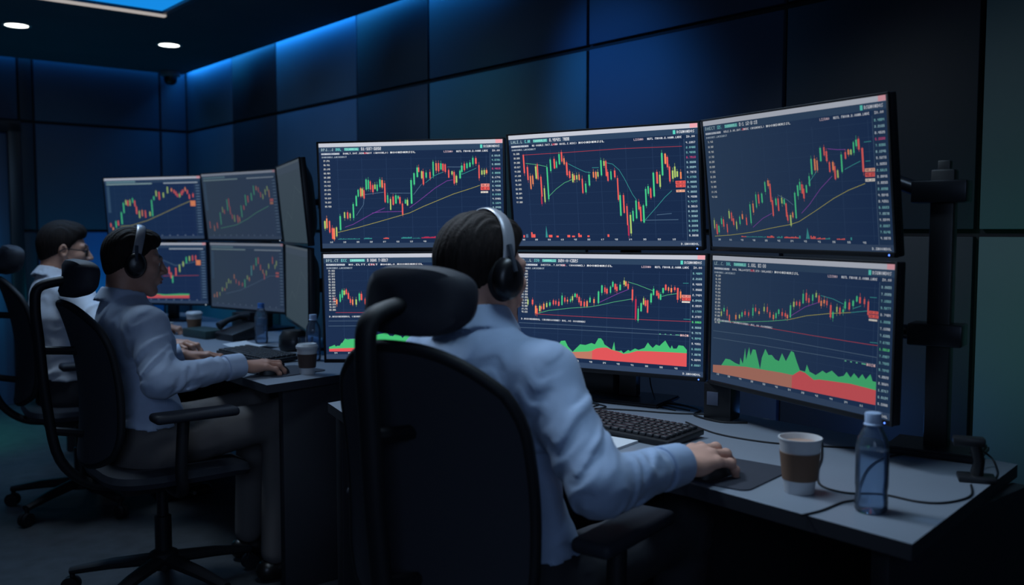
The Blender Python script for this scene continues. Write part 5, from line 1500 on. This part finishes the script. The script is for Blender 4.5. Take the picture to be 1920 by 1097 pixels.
# ------------------------------------------------------------------ the three men
shirt1 = mat('shirt_light_blue', rgb(146, 166, 196), 0.8, noise=0.04, nscale=30, bump=0.12, bscale=500, sheen=0.15)
shirt2 = mat('shirt_pale_blue', rgb(172, 188, 214), 0.8, noise=0.04, nscale=30, bump=0.12, bscale=500, sheen=0.15)
shirt3 = mat('shirt_white', rgb(196, 200, 210), 0.8, noise=0.04, nscale=30, bump=0.12, bscale=500, sheen=0.15)
tr1 = mat('trousers_dark', rgb(34, 35, 42), 0.85, bump=0.2, bscale=500)
tr2 = mat('trousers_grey_beige', rgb(92, 88, 88), 0.85, bump=0.2, bscale=500)
sk1 = skin('skin_a', rgb(196, 150, 132)); sk2 = skin('skin_b', rgb(186, 138, 118)); sk3 = skin('skin_c', rgb(190, 142, 120))

MH = dict(curl=0.9, spread=1.0, thumb_in=0.004)
MH1 = dict(curl=0.85, spread=1.1, thumb_in=0.004, size=1.1)
KH = dict(curl=1.15, spread=0.9, thumb_in=0.010)
p1, HM1 = person('nearest man seen from behind in light blue shirt, hand on mouse', (0.005, 1.885, 0), 45,
    dict(pelvis=(-0.015, 1.885, 0.55), chest=(-0.055, 1.915, 0.86), neck=(-0.075, 1.935, 1.04),
         sh_r=(0.062, 1.815, 0.960), el_r=(0.155, 1.645, 0.79), wr_r=(0.330, 1.816, 0.788),
         sh_l=(-0.175, 2.045, 0.960), el_l=(-0.21, 2.16, 0.775), wr_l=(-0.02, 2.32, 0.785)),
    ((-0.064, 1.965, 1.157), 50, 3, 0, 1.0), shirt1, tr1, sk1,
    [('r', 43, 1, 5, MH1), ('l', 60, -4, 0, KH)], dict(top=0.016, quiff=0.9, seed=1), 0.0045, 0.065)
headphones('black over-ear headphones with grey band on the nearest man', HM1, 'headphones worn by the men')

p2, HM2 = person('man in profile wearing headphones and pale blue shirt, right hand on mouse', (-1.245, 3.155, 0), 55,
    dict(pelvis=(-1.255, 3.155, 0.55), chest=(-1.315, 3.23, 0.835), neck=(-1.355, 3.235, 1.0),
         sh_r=(-1.215, 3.09, 0.925), el_r=(-1.13, 2.965, 0.765), wr_r=(-0.932, 3.185, 0.785),
         sh_l=(-1.415, 3.365, 0.925), el_l=(-1.46, 3.36, 0.71), wr_l=(-1.235, 3.465, 0.785)),
    ((-1.322, 3.26, 1.135), 62, 6, 0, 0.96), shirt2, tr2, sk2,
    [('r', 52, -3, 4, MH), ('l', 62, -6, 0, KH)], dict(top=0.014, quiff=1.0, seed=2), 0.006)
headphones('black over-ear headphones with grey band on the man in profile', HM2, 'headphones worn by the men')

p3, HM3 = person('farthest man with dark hair and glasses in a white shirt', (-2.0, 4.15, 0), 58,
    dict(pelvis=(-2.0, 4.15, 0.55), chest=(-2.02, 4.15, 0.86), neck=(-2.045, 4.155, 1.03),
         sh_r=(-1.88, 4.03, 0.955), el_r=(-1.70, 3.90, 0.80), wr_r=(-1.455, 3.87, 0.785),
         sh_l=(-2.07, 4.33, 0.955), el_l=(-1.98, 4.42, 0.74), wr_l=(-1.76, 4.50, 0.785)),
    ((-2.01, 4.19, 1.155), 62, 5, 0, 1.02), shirt3, tr1, sk3,
    [('r', 92, -6, 0, KH), ('l', 70, -6, 0, KH)], dict(top=0.02, quiff=1.3, seed=3), 0.007)
g = thing('glasses', 'dark-framed glasses on the farthest man', 'glasses', M=HM3)
for s in (-1, 1):
    mb = MB()
    mb.tube([(s * 0.033 + 0.024 * math.cos(a), 0.1 - 0.010 * (1 - 0), 0.002 + 0.019 * math.sin(a)) for a in [2 * PI * k / 24 for k in range(24)]], 0.0022, 6, closed=True)
    r = obj('rim', mb, m_bezel, g)
    mb = MB(); mb.lathe([(0, 0), (0.023, 0)], 24, M=Matrix.Translation((s * 0.033, 0.09, 0.002)) @ Matrix.Rotation(PI / 2, 4, 'X') @ Matrix.Diagonal((1, 0.8, 1, 1)))
    obj('lens', mb, m_bot, r)
    mb = MB(); mb.tube([(s * 0.057, 0.088, 0.006), (s * 0.079, 0.06, 0.008), (s * 0.084, 0.0, 0.012), (s * 0.082, -0.022, -0.004)], 0.0022, 6)
    obj('temple', mb, m_bezel, g)
mb = MB(); mb.tube([(-0.011, 0.091, 0.006), (0, 0.098, 0.009), (0.011, 0.091, 0.006)], 0.002, 6); obj('bridge', mb, m_bezel, g)

# ------------------------------------------------------------------ light
def area(name, loc, target, sx, sy, power, col, spread=PI):
    l = bpy.data.lights.new(name, 'AREA')
    l.shape = 'RECTANGLE'; l.size = sx; l.size_y = sy; l.energy = power; l.color = col; l.spread = spread
    o = bpy.data.objects.new(name, l); COL.objects.link(o)
    o.location = loc
    dv = Vector(target) - Vector(loc)
    o.rotation_euler = dv.to_track_quat('-Z', 'Y').to_euler()
    return o
def point(name, loc, power, col, r=0.05):
    l = bpy.data.lights.new(name, 'POINT'); l.energy = power; l.color = col; l.shadow_soft_size = r
    o = bpy.data.objects.new(name, l); COL.objects.link(o); o.location = loc
    return o
def spot(name, loc, target, power, col, ang, blend=0.8, r=0.1):
    l = bpy.data.lights.new(name, 'SPOT'); l.energy = power; l.color = col; l.spot_size = math.radians(ang); l.spot_blend = blend; l.shadow_soft_size = r
    o = bpy.data.objects.new(name, l); COL.objects.link(o); o.location = loc
    o.rotation_euler = (Vector(target) - Vector(loc)).to_track_quat('-Z', 'Y').to_euler()
    return o
BLUE = (0.02, 0.33, 1.0)
# cove strips in the ceiling slot (real lamps above the ceiling edge)
def strip(name, a, b, power, col):
    mid = (a + b) / 2; L = (b - a).length
    l = bpy.data.lights.new(name, 'AREA'); l.shape = 'RECTANGLE'; l.size = L; l.size_y = 0.04; l.energy = power; l.color = col
    o = bpy.data.objects.new(name, l); COL.objects.link(o)
    x = (b - a).normalized(); z = Vector((0, 0, 1)); y = z.cross(x)
    R = Matrix((x, y, z)).transposed()
    o.matrix_world = Matrix.Translation(mid) @ R.to_4x4()
    return o
strip('cove_strip_right', sn(3.4, NW - 0.03, ZC + 0.045), sn(SW - 0.02, NW - 0.03, ZC + 0.045), 9.0, BLUE)
strip('cove_strip_right_near', sn(S0, NW - 0.03, ZC + 0.045), sn(3.4, NW - 0.03, ZC + 0.045), 1.0, BLUE)
strip('cove_strip_end', sn(SW - 0.03, N0, ZC + 0.045), sn(SW - 0.03, NW - 0.02, ZC + 0.045), 3.2, BLUE)
# lit ceiling fittings
area('light_panel_glow', ROOM @ Vector((1.3, 4.63, ZC - 0.03)), ROOM @ Vector((1.3, 4.63, 0)), 1.1, 1.1, 12, (0.35, 0.62, 1.0))
for i, p in enumerate(((-2.91, 5.575), (-2.229, 6.161))):
    spot('downlight_beam_%d' % i, (p[0], p[1], ZC - 0.02), (p[0], p[1], 0), 10, (0.8, 0.95, 1.0), 80, 1.0, 0.05)
# ceiling lights over the two desks, plus an added front fill, above the frame
area('desk_downlight', (-0.45, 2.45, ZC - 0.03), (0.25, 1.95, 0.75), 0.4, 0.4, 14, (0.66, 0.82, 1.0), math.radians(120))
area('desk_front_fill', (0.2, 1.8, ZC - 0.03), (0.32, 1.78, 0.75), 0.5, 0.5, 4.2, (0.55, 0.78, 1.0), math.radians(110))  # unseen fill added to brighten the near man and desk
area('desk_downlight_far', (-1.75, 3.75, ZC - 0.03), (-1.2, 3.5, 0.75), 0.4, 0.4, 8, (0.66, 0.84, 1.0), math.radians(120))
# unseen ambient fill added behind the camera to lift the blacks
area('room_fill', sn(-1.6, -1.4, 2.0), sn(2.6, 0.6, 0.7), 1.6, 1.2, 5.5, (0.42, 0.60, 0.95), math.radians(80))
# coloured accents
spot('wall_accent_blue', sn(3.1, 1.9, 2.35), sn(2.72, NW, 1.8), 38, (0.03, 0.28, 1.0), 50, 1.0)
spot('wall_accent_green', sn(0.95, 2.2, 0.9), sn(1.02, NW, 1.05), 1.6, (0.03, 1.0, 0.5), 110, 1.0)
spot('wall_accent_green_upper', sn(3.5, 2.2, 2.3), sn(3.6, NW, 1.8), 0.8, (0.1, 1.0, 0.4), 60, 1.0)
spot('floor_green', sn(6.2, 0.4, 1.6), sn(6.4, 0.75, 0.0), 60, (0.06, 1.0, 0.6), 60, 1.0)
point('end_wall_blue', sn(6.9, 2.2, 0.65), 3.4, (0.02, 0.6, 1.0), 0.1)
point('end_wall_blue_door', sn(7.0, 1.2, 0.85), 2.4, (0.02, 0.6, 1.0), 0.1)
point('under_desk_blue', sn(1.6, 2.5, 0.55), 1.3, (0.08, 0.3, 1.0), 0.1)

w = bpy.data.worlds.new('night'); scene.world = w; w.use_nodes = True
bg = w.node_tree.nodes['Background']; bg.inputs['Color'].default_value = (0.15, 0.3, 0.75, 1); bg.inputs['Strength'].default_value = 0.02

# ------------------------------------------------------------------ camera
cam = bpy.data.cameras.new('camera')
cam.sensor_width = 36.0
cam.lens = 1750 / 1920 * 36
cam.clip_start = 0.05
cam.dof.use_dof = True
cam.dof.focus_distance = 2.6
cam.dof.aperture_fstop = 2.6
co = bpy.data.objects.new('camera', cam); COL.objects.link(co)
co.location = (0, 0, 1.25)
co.rotation_euler = (PI / 2 - math.atan(118 / 1750), 0, 0)
scene.camera = co
scene.view_settings.view_transform = 'Standard'
scene.view_settings.look = 'None'
scene.cycles.use_denoising = True
scene.cycles.max_bounces = 6
scene.cycles.transparent_max_bounces = 12
scene.cycles.sample_clamp_indirect = 4.0
scene.cycles.caustics_reflective = False
scene.cycles.caustics_refractive = False
